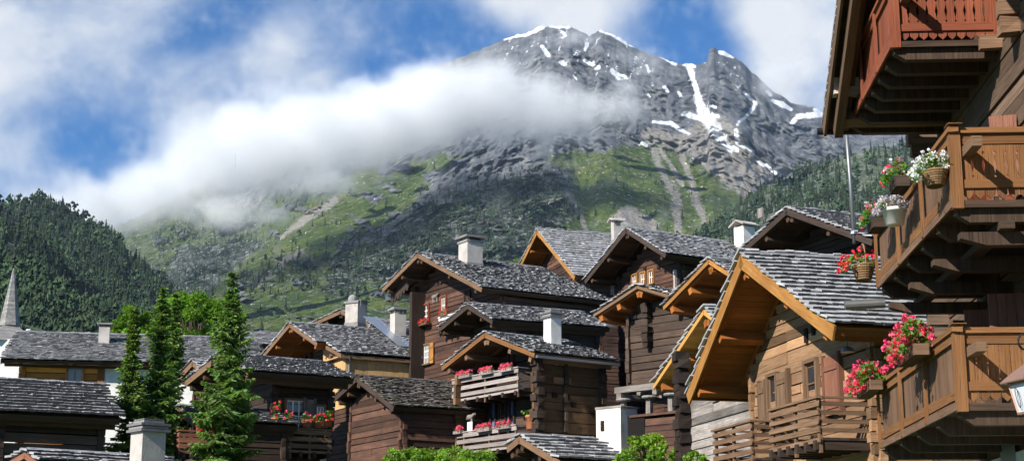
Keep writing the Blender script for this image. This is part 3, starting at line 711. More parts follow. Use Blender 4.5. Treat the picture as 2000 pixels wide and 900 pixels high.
def shingles(mb,H,side,v0r,v0e,v1r,v1e,u_a=0.0,u_b=None,expo=.28,w=(.16,.34),tk=.035,rough=1.0,butt=.28,tint=(.55,1.35),z_off=.03):
    """overlapping hand-split shakes on one roof slope from the ridge to the eave"""
    ue,ze=(H.uL,H.zL) if side<0 else (H.uR,H.zR)
    d=np.array([ue,0,ze-H.za]); Ls=np.linalg.norm(d); e1=d/Ls; e2=np.array([0,1.0,0]); n=np.cross(e2,e1) if side>0 else np.cross(e1,e2)
    if n[2]<0: n=-n
    s0=u_a/ue*Ls; s1=Ls if u_b is None else u_b/ue*Ls
    rows=int(math.ceil((s1-s0)/expo)); Cs=[];Hs=[];Bs=[];Ts=[]
    for i in range(rows+1):
        sb=min(s0+(i+1)*expo,s1+.06)+rng.uniform(-.1,.1)*expo*rough*.4
        f=(i+.5)/max(1,rows); va=v0r+(v0e-v0r)*f; vb=v1r+(v1e-v1r)*f
        v=va+rng.uniform(-.1,0)
        rowz=rng.uniform(0,.012)*rough
        while v<vb:
            ww=rng.uniform(*w); L=expo*rng.uniform(1.35,1.6); t_=tk*(1+rng.uniform(-.35,.4)*min(1,rough))
            al=math.atan2(tk*1.25,expo)+rng.normal(0,.03)*rough
            ca,sa=math.cos(al),math.sin(al); b1=e1*ca+n*sa; b3=n*ca-e1*sa
            end=sb+rng.uniform(-.10,.10)*expo*max(.15,rough-.3)
            c=np.array([0,0,H.za])+e1*(end-L/2*ca)+n*(z_off+tk*.6+rowz+L/2*sa*.0+ (L/2)*sa - tk*.2)+e2*(v+ww/2)
            tw=rng.normal(0,.03)*rough
            b2=e2*math.cos(tw)+b3*math.sin(tw); b3b=b3*math.cos(tw)-e2*math.sin(tw)
            Cs.append(c);Hs.append((L/2,ww/2-.0015-.003*(rough>.8),t_/2));Bs.append((b1,b2,b3b))
            Ts.append(rng.uniform(*tint)*(rng.uniform(1.25,1.6) if rng.uniform()<.10*rough else 1)*(rng.uniform(.35,.6) if rng.uniform()<.14*(rough-.45) else 1))
            v+=ww
    mb.boxes(Cs,Hs,np.array(Bs),np.array(Ts),jit=.004*rough,ends=(1,butt))  # butt faces darkened: weathered end grain plus the shadow between courses

def make_roof(H,L,right=True,left=True,v0e=0.0,v1e=None,v0r=0.0,v1r=None,shake='shake',soffit='soffit_dark',barge='trim_brown',expo=.28,rough=1.0,w=(.16,.34),tk=.035,
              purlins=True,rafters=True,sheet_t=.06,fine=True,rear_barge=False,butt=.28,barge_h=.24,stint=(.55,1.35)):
    v1e=L if v1e is None else v1e; v1r=L if v1r is None else v1r
    sh=MB(); sof=MB(); raf=MB()
    H.barges=[]
    for side,on in ((-1,left),(1,right)):
        if not on: continue
        ue,ze=(H.uL,H.zL) if side<0 else (H.uR,H.zR)
        d=np.array([ue,0,ze-H.za]); Ls=np.linalg.norm(d); e1=d/Ls; e2=np.array([0,1.0,0]); n=np.cross(e2,e1)
        if n[2]<0: n=-n
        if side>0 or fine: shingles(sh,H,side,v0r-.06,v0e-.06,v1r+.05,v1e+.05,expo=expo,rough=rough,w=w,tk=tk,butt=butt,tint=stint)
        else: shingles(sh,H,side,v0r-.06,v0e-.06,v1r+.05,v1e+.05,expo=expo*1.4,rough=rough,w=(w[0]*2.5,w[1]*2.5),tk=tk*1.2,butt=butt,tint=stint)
        # sheathing boards along the ridge direction
        bw=.22; k=int(math.ceil(Ls/bw)); 
        for i in range(k):
            s=(i+.5)*Ls/k; f=(i+.5)/k; va=v0r+(v0e-v0r)*f; vb=v1r+(v1e-v1r)*f
            if i==0: s+=.0
            sof.boxes([np.array([0,(va+vb)/2,H.za])+e1*s-n*(sheet_t/2)],[[Ls/k/2-.004,(vb-va)/2,sheet_t/2]],np.array([e1,e2,n]),rng.uniform(.8,1.2))
        if rafters:
            m=max(2,int((L)/1.3))
            for i in range(m+1):
                v=v0e+.12+(v1e-v0e-.24)*i/m
                if v<v0r-.01: continue
                raf.boxes([np.array([0,v,H.za])+e1*(Ls*.5)-n*(sheet_t+.075)],[[Ls/2-.1,.06,.07]],np.array([e1,e2,n]))
        if purlins:
            for f in (.06,.50,.90):
                p=np.array([0,0,H.za])+e1*Ls*f-n*(sheet_t+.15+.13)
                vb=v1r+(v1e-v1r)*f; va=v0r+(v0e-v0r)*f
                raf.boxes([p+e2*((va+.06+vb-.1)/2)],[[.1,(vb-va-.16)/2,.12]],np.array([e1,e2,n]))
        for v,va in ((v0e-.03,True),(v1e+.03,rear_barge)):
            if not va: continue
            bb=MB(); b_=M[barge]
            p=np.array([0,0,H.za]); q=p+e1*Ls
            p=p+e2*((v0r if v<L/2 else v1r)+(-.03 if v<L/2 else .03)); q=q+e2*v
            bb.bar(p-n*(.05+barge_h*.25),q+e1*.02-n*(.05+barge_h*.25),.05,barge_h,rng.uniform(.9,1.1),up=n)
            bb.build('barge_board',b_,H.root)
        # eave board
        if side>0 or fine:
            sof.boxes([np.array([ue,(v0e+v1e)/2,ze])-n*(sheet_t+.07)-e1*.04],[[.025,(v1e-v0e)/2-.03,.07]],np.array([e1,e2,n]),.8)
    # ridge boards
    for sgn in (-1,1):
        ue,ze=(H.uL,H.zL) if sgn<0 else (H.uR,H.zR); e1=np.array([ue,0,ze-H.za]); e1/=np.linalg.norm(e1); n=np.cross([0,1.0,0],e1); n=n if n[2]>0 else -n
        v=v0r
        while v<v1r:
            q=min(v1r,v+rng.uniform(1.5,3)); sh.boxes([np.array([0,(v+q)/2,H.za])+e1*.10+n*(tk+.075)],[[(q-v)/2,.012,.12]],np.array([[0,1.0,0],n,e1]),rng.uniform(.5,.9)); v=q
    so_=sof.build('soffit',M[soffit],H.root)
    ro=sh.build('roof',M[shake],H.root)
    if raf.V:
        raf.build('roof_framing',M[soffit if soffit!='soffit_gold' else 'soffit_orange'],H.root)
    H.roof=ro
    return ro

def chalet(name,label,apex,d,th,le,re,endpx,group='old timber chalets of the village',ov=1.2,so=(.8,.8),rear=.5,log='log_dark',side_log=None,roof={},walls=True,base=None,zb=0.0,hl=.24,
           right_wall=True,Lmin=0.0,side_v0=None,cat='chalet',plaster_h=0.0,tint=(.7,1.3),end_at='eave',ground=None,left_wall=True):
    th=DEG(th); A=at(apex[0],apex[1],d)
    gz=ground_z(A[1])-.15 if ground is None else ground
    O=np.array([A[0],A[1],gz]); H=Chalet(O,th); H.root=empty(name,O,-th); tag(H.root,label,cat,group)
    H.za=A[2]-gz
    if re[0]=='m': H.uR,H.zR=re[1],H.za+re[2]
    else: H.uR,H.zR=H.hit_v(re[0],re[1],0.0)
    if le is None: H.uL,H.zL=-H.uR,H.zR
    else: H.uL,H.zL=H.hit_v(le[0],le[1],0.0)
    if isinstance(zb,tuple): zb=H.hit_v(zb[0],zb[1],ov)[1]
    if isinstance(plaster_h,tuple): plaster_h=H.hit_u(plaster_h[0],plaster_h[1],H.uR-so[1])[1]
    H.zb=zb
    if end_at=='eave':                       # length from where the far end of the right eave (or ridge) shows
        c=Frame(H.world((H.uR,0,0)),th); zz=H.zR
    else: c=Frame(H.world((0,0,0)),th); zz=H.za
    X0,Y0,Z0=c.O[0],c.O[1],c.O[2]+zz; k=(endpx-1000)/F
    H.L=L=(k*(Y0*CP+Z0*SP)-X0)/(math.sin(th)-k*math.cos(th)*CP)
    H.L=L=max(L,Lmin)
    print(name,'za %.1f uL %.1f zL %.1f uR %.1f zR %.1f L %.1f gz %.1f'%(H.za,H.uL,H.zL,H.uR,H.zR,L,gz))
    make_roof(H,L,**roof)
    H.wL=H.uL+so[0]; H.wR=H.uR-so[1]; H.ov=ov; H.ve=L-rear
    if walls:
        under=lambda u: profile(None,H,np.asarray(u,float))-.30
        z0=max(zb,plaster_h)
        g=MB(); logs(g,(1,0,0),None,(0,-1,0),(0,ov,0),H.wL,H.wR,z0,99,under,hl,tint=tint); 
        H.gable=g.build('gable_wall',M[log],H.root)
        b_=MB(); logs(b_,(1,0,0),None,(0,1,0),(0,H.ve,0),H.wL,H.wR,z0,99,under,.5,tint=tint); b_.build('rear_wall',M[log],H.root)
        for u,on,nm in ((H.wR,right_wall,1),(H.wL,left_wall,-1)):
            if not on: continue
            s_=MB(); zt=float(under(np.array([u]))[0]); logs(s_,(0,1,0),None,(nm,0,0),(u,0,0),ov if side_v0 is None else side_v0,H.ve,z0+hl*.5,zt-.02,lambda v:0*v+zt,hl if nm>0 else .5,tint=tint)
            o=s_.build('side_wall',M[side_log or log],H.root)
            if nm>0: H.side=o
        if plaster_h>zb:
            p=MB(); p.box(H.wL+.05,H.wR-.05,ov+.02,H.ve-.02,zb,plaster_h,1.0); p.build('masonry_base',M['plaster'],H.root)
    return H
def tags(o,**k): return tag(o,**k)

# openings on a wall.  face 'g': the gable (a=+u, out=-v);  face 's': the right-hand side (a=+v, out=+u)
def wallframe(H,face,off=0.0):
    if face=='g': return np.array([0,H.ov-.1-off,0.]),np.array([1.,0,0]),np.array([0,-1.,0])
    return np.array([H.wR+.1+off,0,0.]),np.array([0,1.,0]),np.array([1.,0,0])
def wall_at(H,face,px,py,off=0.0):
    if face=='g': return H.hit_v(px,py,H.ov-.1-off)
    return H.hit_u(px,py,H.wR+.1+off)
def window(H,face,px,py,w,h,frame='trim_brown',bars='white',nx=2,nz=3,shut=None,pane='glass',sw=None,open_=0.0,label=None,fw=.08):
    O,a,n=wallframe(H,face); c,z=wall_at(H,face,px,py); up=np.array([0,0,1.]); B=np.array([a,n,up]); C=O+a*c+up*z
    f=MB()
    f.boxes([C+n*.03+up*(h/2+fw/2),C+n*.06-up*(h/2+fw/2)],[[w/2+fw,.07,fw/2],[w/2+fw+.05,.11,fw/2]],B,1.0)
    f.boxes([C+n*.03+a*(w/2+fw/2),C+n*.03-a*(w/2+fw/2)],[[fw/2,.068,h/2]]*2,B,1.0)
    fo=f.build('window',M[frame],H.root)
    if label: fo['label']=label
    p=MB(); p.boxes([C-n*.02],[[w/2,.01,h/2]],B,1.0); p.build('pane',M[pane],fo)
    if nx or nz:
        m=MB()
        for i in range(nx+1 if nx else 0):
            m.boxes([C+n*.015+a*(-w/2+.02+(w-.04)*i/nx)],[[.022,.018,h/2-.003]],B,1.0)
        for i in range(nz+1 if nz else 0):
            m.boxes([C+n*.013+up*(-h/2+.02+(h-.04)*i/nz)],[[w/2-.003,.014,.020]],B,1.0)
        m.build('sash',M[bars],fo)
    if shut:
        sw=sw or w*.55
        for s in (-1,1):
            sb=MB(); cc=C+a*s*(w/2+fw+sw/2+.01)+n*.085
            for k in range(3): sb.boxes([cc+a*((k-1)*sw/3)],[[sw/6-.004,.018,h/2+.05]],B,rng.uniform(.9,1.1))
            for zz in (-.32,.32): sb.boxes([cc+n*.03+up*h*zz],[[sw/2-.02,.014,.05]],B,.85)
            sb.build('shutter',M[shut],fo)
    return fo
def opening(H,face,px,py,w,h,frame='trim_dark',name='vent_hole'):
    """a small dark hole with a timber surround"""
    O,a,n=wallframe(H,face); c,z=wall_at(H,face,px,py); up=np.array([0,0,1.]); B=np.array([a,n,up]); C=O+a*c+up*z
    f=MB(); f.boxes([C+n*.02],[[w/2,.03,h/2]],B,.25); return f.build(name,M[frame],H.root)
def door(H,face,px,py,w,h,mat='red_shutter',name='door',depth=.05):
    O,a,n=wallframe(H,face); c,z=wall_at(H,face,px,py); up=np.array([0,0,1.]); B=np.array([a,n,up]); C=O+a*c+up*z
    f=MB()
    for k in range(4): f.boxes([C+a*((k-1.5)*w/4)+n*depth],[[w/8-.004,.025,h/2]],B,rng.uniform(.85,1.1))
    for s in (-.35,.3): f.boxes([C+n*(depth+.035)+up*h*s],[[w/2-.03,.015,.06]],B,.85)
    f.boxes([C+a*(w/2+.05)+n*.03,C-a*(w/2+.05)+n*.03],[[.05,.07,h/2+.06]]*2,B,.6)
    return f.build(name,M[mat],H.root)
def chimney(H,px,py_top,py_bot,w,u=None,v=None,mat='plaster',cap='slab',depth=None,side=1,name='chimney'):
    """a stack standing on the roof: its foot shows at (px, py_bot)"""
    dray=H.ray(px,py_bot)
    ue,ze=(H.uR,H.zR) if side>0 else (H.uL,H.zL); k=(ze-H.za)/ue
    # plane z = za + k*u
    t=(H.za+k*H.cam[0]-H.cam[2])/(dray[2]-k*dray[0]); p=H.cam+dray*t
    if v is not None:
        p=H.cam+dray*((v-H.cam[1])/dray[1])
    dist=np.linalg.norm(p-H.cam); hgt=(py_bot-py_top)/F*dist
    x,y,z=p; c=MB(); c.box(x-w/2,x+w/2,y-w/2,y+w/2,z-1.2,z+hgt*.80,1.0); c.box(x-w/2-.04,x+w/2+.04,y-w/2-.04,y+w/2+.04,z-.25,z+.02,.55)
    co=c.build(name,M[mat],H.root)
    zt=z+hgt*.80; q=MB()
    if cap=='slab':
        q.box(x-w/2-.06,x+w/2+.06,y-w/2-.06,y+w/2+.06,zt-.05,zt+.06,.9)
        for (i,j) in ((-1,-1),(-1,1),(1,-1),(1,1),(0,-1),(-1,0)): q.box(x+i*(w/2-.09)-.07,x+i*(w/2-.09)+.07,y+j*(w/2-.09)-.07,y+j*(w/2-.09)+.07,zt+.06,z+hgt*.93,.8)
        q.box(x-w/2-.16,x+w/2+.16,y-w/2-.16,y+w/2+.16,z+hgt*.93,z+hgt,.7)
    elif cap=='steps':
        n_=4
        for i in range(n_):
            za=zt-hgt*.04+i*hgt*.055; e=.10-.05*(i%2)-.03*i*(i>2)
            q.box(x-w/2-e,x+w/2+e,y-w/2-e,y+w/2+e,za,za+hgt*.045,.6+.3*(i%2))
        q.box(x-w/2+.05,x+w/2-.05,y-w/2+.05,y+w/2-.05,zt-hgt*.04+n_*hgt*.055,z+hgt,.6)
    elif cap=='gable':
        for (i,j) in ((-1,-1),(-1,1),(1,-1),(1,1)): q.box(x+i*(w/2-.07)-.07,x+i*(w/2-.07)+.07,y+j*(w/2-.07)-.07,y+j*(w/2-.07)+.07,zt,z+hgt*.9,1)
        e=w/2+.22
        for s in (-1,1):
            q.boxes([np.array([x+s*e/2,y,z+hgt*.93])],[[e/2*1.12,e,.035]],np.array([[math.cos(.45),0,-s*math.sin(.45)],[0,1.,0],[s*math.sin(.45),0,math.cos(.45)]]),1.0)
        q.boxes([np.array([x,y+e*.8,z+hgt*.9])],[[e*.7,.03,.1]],None,.9)
    elif cap=='dome':
        q.box(x-w/2-.08,x+w/2+.08,y-w/2-.08,y+w/2+.08,zt,zt+.12,.9); q.lathe([(w*.32,0),(w*.32,.2),(w*.3,.34),(w*.18,.48),(.03,.54)],(x-w*.25,y,zt+.12),10,.9)
        q.box(x+w*.2,x+w*.8,y-w/2,y+w/2,zt+.12,zt+.17,.5)
        for s in (.25,.7): q.box(x+w*s,x+w*s+.05,y-w/2,y-w/2+.05,zt-.25,zt+.12,.5)
    elif cap=='table':
        for (i,j) in ((-1,-1),(-1,1),(1,-1),(1,1)): q.box(x+i*(w/2-.05)-.05,x+i*(w/2-.05)+.05,y+j*(w/2-.05)-.05,y+j*(w/2-.05)+.05,zt,z+hgt*.93,.5)
        q.box(x-w/2-.12,x+w/2+.12,y-w/2-.12,y+w/2+.12,z+hgt*.93,z+hgt,.8)
    q.build('chimney_cap',M['stone' if cap!='gable' else 'plaster_grey'],co)
    return co
def balcony(H,face,off,a0,a1,zf,zr,nb=3,mat='rail_grey',post='trim_brown',floor='trim_dark',bh=.16,npost=4,joists=6,label=None):
    """boarded balcony standing off a wall: rail at distance off, from a0 to a1 along the wall, floor at zf, rail top at zr"""
    O,a,n=wallframe(H,face); up=np.array([0,0,1.]); B=np.array([a,n,up])
    def bx(mb,x0,x1,n0,n1,z0,z1,t=None,j=0): mb.box(x0,x1,n0,n1,z0,z1,t,j,B,O)
    b=MB()
    k=5
    for i in range(k): bx(b,a0,a1,off*i/k+.003,off*(i+1)/k-.003,zf-.08,zf-.02)
    for i in range(joists):
        x=a0+.1+(a1-a0-.2)*i/(joists-1); bx(b,x-.07,x+.07,-.1,off+.10,zf-.28,zf-.083,.9)
    bo=b.build('balcony',M[floor],H.root)
    if label: bo['label']=label
    r=MB()
    for i in range(nb):
        z=zf+.14+(zr-zf-.30)*i/(nb-1); bx(r,a0-.05,a1+.05,off+.012,off+.045,z-bh/2,z+bh/2,rng.uniform(.85,1.2),.012)
        for x in (a0,a1): bx(r,x-.016,x+.016,0,off-.03,z-bh/2+.01,z+bh/2-.01,rng.uniform(.6,.9))
    bx(r,a0-.08,a1+.08,off-.06,off+.08,zr-.05,zr,1.1)
    for x in (a0,a1): bx(r,x-.05,x+.05,0,off-.07,zr-.045,zr-.003,1.0)
    bx(r,a0-.05,a1+.05,off+.012,off+.05,zf-.13,zf-.03,1.15)
    r.build('railing',M[mat],bo)
    for i in range(npost):
        x=a0+.04+(a1-a0-.08)*i/(npost-1); p=MB(); bx(p,x-.05,x+.05,off-.055,off+.009,zf-.35,zr-.055,.9); p.build('post',M[post],bo)
    return bo
# ------------------------------------------------------------------ flowers
def leaves(mb,C,size,tint=None,aspect=1.0,flat=0.0):
    C=np.asarray(C,float).reshape(-1,3); n=len(C); size=np.broadcast_to(np.asarray(size,float),(n,))
    a=rng.normal(size=(n,3)); a[:,2]*=(1-flat); a/=np.linalg.norm(a,axis=1)[:,None]
    b=rng.normal(size=(n,3)); b-=a*np.sum(a*b,axis=1)[:,None]; b/=np.linalg.norm(b,axis=1)[:,None]
    p=a*size[:,None]*.5*aspect; q=b*size[:,None]*.5
    mb.quads(np.stack([C-p,C-q*.8,C+p,C+q*.8],1),tint)
def bloom_pts(n,L,D,hgt):
    """points of a tumbling row of geraniums L long, D deep, hgt high, around the top of the box"""
    x=rng.uniform(-.5,.5,n)*L; ph=rng.uniform(-.18,1.02,n)*math.pi; r=np.sqrt(rng.uniform(.25,1,n))
    return np.stack([x,-np.cos(ph)*r*D*.5-D*.12,np.sin(ph)*r*hgt],1)
FLOWER_N=[0]
def flower_box(loc,rz,L,label,box='planter_wood',petals='red_f',h=.34,D=.34,n_leaf=220,n_bloom=34,bs=.075,ls=.07,petals2=None,kind='flower_box',cat='flower box',group='flower boxes on the balconies',trough=(.20,.16),frac=.65,foliage='geranium'):
    e=empty(kind,loc,rz); tag(e,label,cat,group)
    w,hh=trough; b=MB()
    if kind=='flower_box':
        b.box(-L/2,L/2,-w/2,w/2,-hh,-hh+.025,.8); b.box(-L/2,L/2,-w/2-.012,-w/2+.012,-hh,.01); b.box(-L/2,L/2,w/2-.012,w/2+.012,-hh,.01)
        for x in (-L/2,L/2): b.box(x-.012,x+.012,-w/2,w/2,-hh,.005)
        b.box(-L/2+.02,L/2-.02,-w/2+.02,w/2-.02,-.05,-.03,.3)
        for i in range(max(2,int(L/.22))): x=-L/2+(i+.5)*L/max(2,int(L/.22)); b.box(x-.008,x+.008,-w/2-.02,-w/2-.011,-hh+.02,0,.55)
        b.build('planter',M[box],e)
    elif kind=='flower_pot':
        b.lathe([(L*.32,-hh),(L*.42,-.05),(L*.46,-.05),(L*.46,0),(L*.38,0),(L*.3,-.04)],(0,0,0),14); b.build('pot',M[box],e,True)
    elif kind=='flower_basket':
        for k in range(7):
            z=-hh+hh*k/6; r=L*(.26+.16*k/6); pts=[(r*math.cos(t),r*.72*math.sin(t),z) for t in np.linspace(0,2*math.pi,25)]; b.tube(pts,.016,5,rng.uniform(.8,1.2))
        for k in range(16):
            t=2*math.pi*k/16; b.tube([(L*.26*math.cos(t),L*.19*math.sin(t),-hh),(L*.42*math.cos(t),L*.30*math.sin(t),0)],.011,5,rng.uniform(.7,1.1))
        b.lathe([(L*.24,-hh),(L*.38,-.02),(L*.1,-.015)],(0,0,0),16,.35,sy=.72)
        bo=b.build('basket',M['wicker'],e)
        if hh>.2:
            hb=MB(); hb.tube([(L*.42*math.cos(t),0,L*.62*math.sin(t)) for t in np.linspace(0,math.pi,15)],.012,5); hb.build('handle',M['wicker'],bo)
    f=MB(); P=bloom_pts(n_leaf,L,D,h*.85); P[:,2]*=np.where(P[:,2]<0,.7,1); leaves(f,P,rng.uniform(.6,1.3,n_leaf)*ls); f.build('foliage',M[foliage],e)
    for nm,mt,nb in (('blossoms',petals,n_bloom),)+((('pale_blossoms',petals2,int(n_bloom*.5)),) if petals2 else ()):
        g=MB(); C=bloom_pts(nb,L*1.02,D*1.12,h); C[:,2]+=.02; k=13
        # every umbel is a ball of small petals
        d=rng.normal(size=(nb,k,3)); d/=np.linalg.norm(d,axis=2)[...,None]
        sz=rng.uniform(.75,1.25,nb)[:,None,None]*bs
        leaves(g,(C[:,None,:]+d*sz*.5).reshape(-1,3),bs*.62,np.repeat(rng.uniform(.7,1.25,nb),k)*rng.uniform(.85,1.15,nb*k)); o=g.build(nm,M[mt],e)
    return e
M['planter_wood']=M['oak_grey']
# ------------------------------------------------------------------ the village
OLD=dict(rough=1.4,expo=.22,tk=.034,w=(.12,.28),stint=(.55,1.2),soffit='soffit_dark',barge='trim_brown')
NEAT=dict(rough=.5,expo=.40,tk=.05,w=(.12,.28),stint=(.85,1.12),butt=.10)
# -- S: the chalet with the fresh orange barge boards
S=chalet('chalet','timber chalet with fresh orange barge boards and a wide boarded soffit, two grey balconies below',(1450,499),38.4,77,(1345,771),(1633,638),1830,Lmin=6.5,ov=1.35,so=(1.5,1.0),log='log_warm',
  roof=dict(NEAT,soffit='soffit_orange',barge='new_wood',expo=.35,barge_h=.34,tk=.045),hl=.27,tint=(.75,1.25))
# -- T: narrow barn just behind it
T=chalet('hay_barn','small grey log barn whose golden new soffit shows left of the orange barge board',(1377,604),50,77,(1278,752),(1475,680),1560,Lmin=5,ov=.9,so=(.9,.7),log='log_grey',hl=.30,tint=(.75,1.25),roof=dict(NEAT,soffit='soffit_gold',barge='soffit_gold',expo=.45,barge_h=.14,rafters=False),cat='barn',group='log barns and granaries')
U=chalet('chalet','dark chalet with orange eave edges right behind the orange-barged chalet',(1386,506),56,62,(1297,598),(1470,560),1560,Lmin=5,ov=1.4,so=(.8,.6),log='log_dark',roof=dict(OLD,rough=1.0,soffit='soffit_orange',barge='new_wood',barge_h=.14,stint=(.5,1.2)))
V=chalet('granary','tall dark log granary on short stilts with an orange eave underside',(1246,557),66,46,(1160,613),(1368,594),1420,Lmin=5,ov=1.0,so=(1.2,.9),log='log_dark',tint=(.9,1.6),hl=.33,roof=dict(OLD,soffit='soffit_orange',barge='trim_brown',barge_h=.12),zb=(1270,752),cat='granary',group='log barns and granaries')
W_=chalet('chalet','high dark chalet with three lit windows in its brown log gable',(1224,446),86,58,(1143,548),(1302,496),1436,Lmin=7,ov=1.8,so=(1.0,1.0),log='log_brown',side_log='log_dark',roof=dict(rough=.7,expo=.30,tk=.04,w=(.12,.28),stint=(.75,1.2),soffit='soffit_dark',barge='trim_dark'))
X_=chalet('chalet','chalet roof with tan barge boards, highest on the skyline left of the three-window chalet',(1050,449),112,70,(1017,517),(1124,540),1250,Lmin=7,ov=1.6,so=(.9,.9),log='log_brown',roof=dict(rough=.6,expo=.44,tk=.055,w=(.12,.3),stint=(.75,1.2),soffit='soffit_orange',barge='new_wood',barge_h=.3))
Y_=chalet('chalet','dark gabled chalet with an antenna pole on its roof, behind the orange-barged chalet',(1538,408),62,66,(1446,492),(1706,468),1790,Lmin=7,ov=1.8,so=(.9,.9),log='log_dark',roof=dict(rough=.7,expo=.34,tk=.05,stint=(.7,1.2),soffit='soffit_dark',barge='trim_dark'),tint=(.5,.9))
Z1=chalet('chalet','largest dark chalet in the middle with two shuttered windows under a tall gable',(817,495),86,58,(748,564),(943,562),1196,ov=1.6,so=(1.3,.6),log='log_brown',side_log='log_dark',tint=(.8,1.4),roof=dict(OLD,expo=.24,barge='trim_brown'))
Z2=chalet('chalet','low dark chalet wedged between the tall central chalet and the two-balcony chalet',(915,594),78,66,(858,641),(964,624),1192,ov=1.6,so=(.7,.7),log='log_dark',roof=dict(OLD,expo=.24,barge='trim_dark'))
Z3=chalet('chalet','dark chalet with two pink-flowered grey balconies and a golden brown side wall',(948,650),69,55,(864,716),(1046,689),1209,ov=1.9,side_v0=.45,so=(.7,.6),log='log_dark',side_log='log_gold',hl=.42,tint=(.7,1.35),roof=dict(OLD,expo=.23,barge='oak',barge_h=.2,soffit='trim_brown'))
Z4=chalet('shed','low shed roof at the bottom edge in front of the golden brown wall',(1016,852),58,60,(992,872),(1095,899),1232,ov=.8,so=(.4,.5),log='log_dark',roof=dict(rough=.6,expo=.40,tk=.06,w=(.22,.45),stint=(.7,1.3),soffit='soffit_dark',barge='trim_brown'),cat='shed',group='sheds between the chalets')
A1=chalet('hay_barn','weathered log barn with a mossy brown roof left of the two-balcony chalet',(698,735),73,60,(655,775),(771,793),906,Lmin=4.5,ov=.7,so=(.5,.5),log='log_brown',tint=(.8,1.5),hl=.30,roof=dict(OLD,shake='shake_brown',expo=.24,barge='trim_dark',stint=(.5,1.4)),cat='barn',group='log barns and granaries')
A2=chalet('chalet','chalet with a pale plank annex and a zinc valley on its roof',(567,631),92,62,(508,701),(621,669),800,ov=2.6,so=(.8,.9),log='log_brown',tint=(.9,1.5),roof=dict(rough=.7,expo=.32,tk=.042,w=(.12,.3),stint=(.75,1.3),soffit='soffit_orange',barge='trim_brown'))
A2b=chalet('chalet','dark gable peak rising behind the chalet with the pale plank annex',(666,606),106,28,(604,634),(726,634),790,Lmin=6,ov=.8,so=(.5,.5),log='log_dark',roof=dict(OLD,expo=.34,barge='trim_brown'))
A3=chalet('shed','grey roof between the tall spruce and the pale annex chalet',(470,649),112,72,None,(484,672),560,ov=.8,so=(.5,.5),log='log_dark',roof=dict(rough=.6,expo=.36,stint=(.6,1.1)),cat='shed',group='sheds between the chalets')
A4=chalet('chalet','deeply shaded chalet behind the spruce with flower pots on its balcony and a white base',(428,693),62,58,(363,745),(487,725),692,ov=1.6,so=(.9,1.2),log='log_dark',tint=(.6,1.0),roof=dict(OLD,expo=.23,tk=.04,barge='trim_brown'),plaster_h=(590,884))
B1=chalet('chalet','long orange-walled chalet with a white end wall under a long grey roof',(36,650),84,80,None,('m',5.5,-2.2),505,ov=1.0,so=(1.0,.9),log='log_orange',hl=.3,tint=(.8,1.15),roof=dict(rough=.9,expo=.26,tk=.04,w=(.12,.3),stint=(.65,1.3),barge='trim_dark',left=True))
B2=chalet('hay_barn','dark barn under a striped grey shake roof at the left edge',(-70,741),54,63,None,('m',3.4,-1.45),237,ov=.9,so=(.6,.8),log='log_dark',hl=.34,roof=dict(NEAT,expo=.34,tk=.07,soffit='soffit_dark',barge='trim_brown'),cat='barn',group='log barns and granaries')
B3=chalet('shed','small shed roof with brown gable boards at the bottom left corner',(52,882),44,50,(20,900),(78,903),350,ov=.5,so=(.4,.4),log='log_brown',roof=dict(NEAT,expo=.3,soffit='soffit_dark',barge='red_shutter',barge_h=.16),cat='shed',group='sheds between the chalets')
# ------------------------------------------------------------------ what hangs and stands on the chalets
def box_at(H,face,px,py,off,L,label,dz=0.0,**k):
    """a flower box on the outer side of a railing"""
    c,z=wall_at(H,face,px,py,off); O,a,n=wallframe(H,face); p=O+a*c+n*off+np.array([0,0,z+dz])
    w=H.world(p); rz=-H.th + (0 if face=='g' else math.pi/2)
    return flower_box(w,rz,L,label,**k)
def rail(H,face,off,pL,pR,pF,**k):
    """balcony from where its rail ends (pL, pR) and its floor edge (pF) show in the photograph"""
    a0,zl=wall_at(H,face,*pL,off); a1,zr=wall_at(H,face,*pR,off); _,zf=wall_at(H,face,*pF,off)
    return balcony(H,face,off,min(a0,a1),max(a0,a1),zf,(zl+zr)/2,**k)
# S
rail(S,'g',1.15,(1506,803),(1598,768),(1598,852),nb=4,npost=3,bh=.115,mat='trim_brown',label='grey balcony nearest the photographer')
rail(S,'g',1.05,(1396,846),(1468,812),(1468,892),nb=4,npost=3,bh=.115,mat='oak_grey')
window(S,'g',1588,748,.62,.98,frame='trim_brown',bars='trim_brown',nx=1,nz=2,fw=.09)
door(S,'g',1630,752,.75,1.35,'red_shutter',name='shutter',depth=.06)
window(S,'g',1513,775,.52,1.05,frame='trim_brown',bars='trim_brown',nx=1,nz=1)
door(S,'g',1534,772,.55,1.15,'trim_brown',name='shutter',depth=.09); door(S,'g',1495,790,.40,1.15,'trim_brown',name='shutter',depth=.09)
for px,py in ((1576,655),(1590,640)): opening(S,'g',px,py,.16,.34)
mb=MB(); c,z=wall_at(S,'s',1655,682,.3); O,a,n=wallframe(S,'s'); p=O+a*c+n*.3+np.array([0,0,z])
mb.lathe([(.16,-.06),(.13,.02),(.05,.06)],p,12); mb.bar(p+(0,0,.05),p+(0,0,.5),.02,.02); mb.build('outdoor_lamp',M['steel'],S.root)
# purlin ends faced with zinc under the left eave
mb=MB(); v_,_=T.hit_u(1331,760,T.wR+.1)
for k in range(15):
    z=T.hit_u(1331,697+k*14.5,T.wR+.1)[1]; mb.box(T.wR-.05,T.wR+.34+.08*(k%2),v_-.17-.06*(k%3==0),v_+.17,z-.14,z+.12,rng.uniform(.35,.8),jit=.03)
mb.build('corner_log_ends',M['log_dark'],T.root)
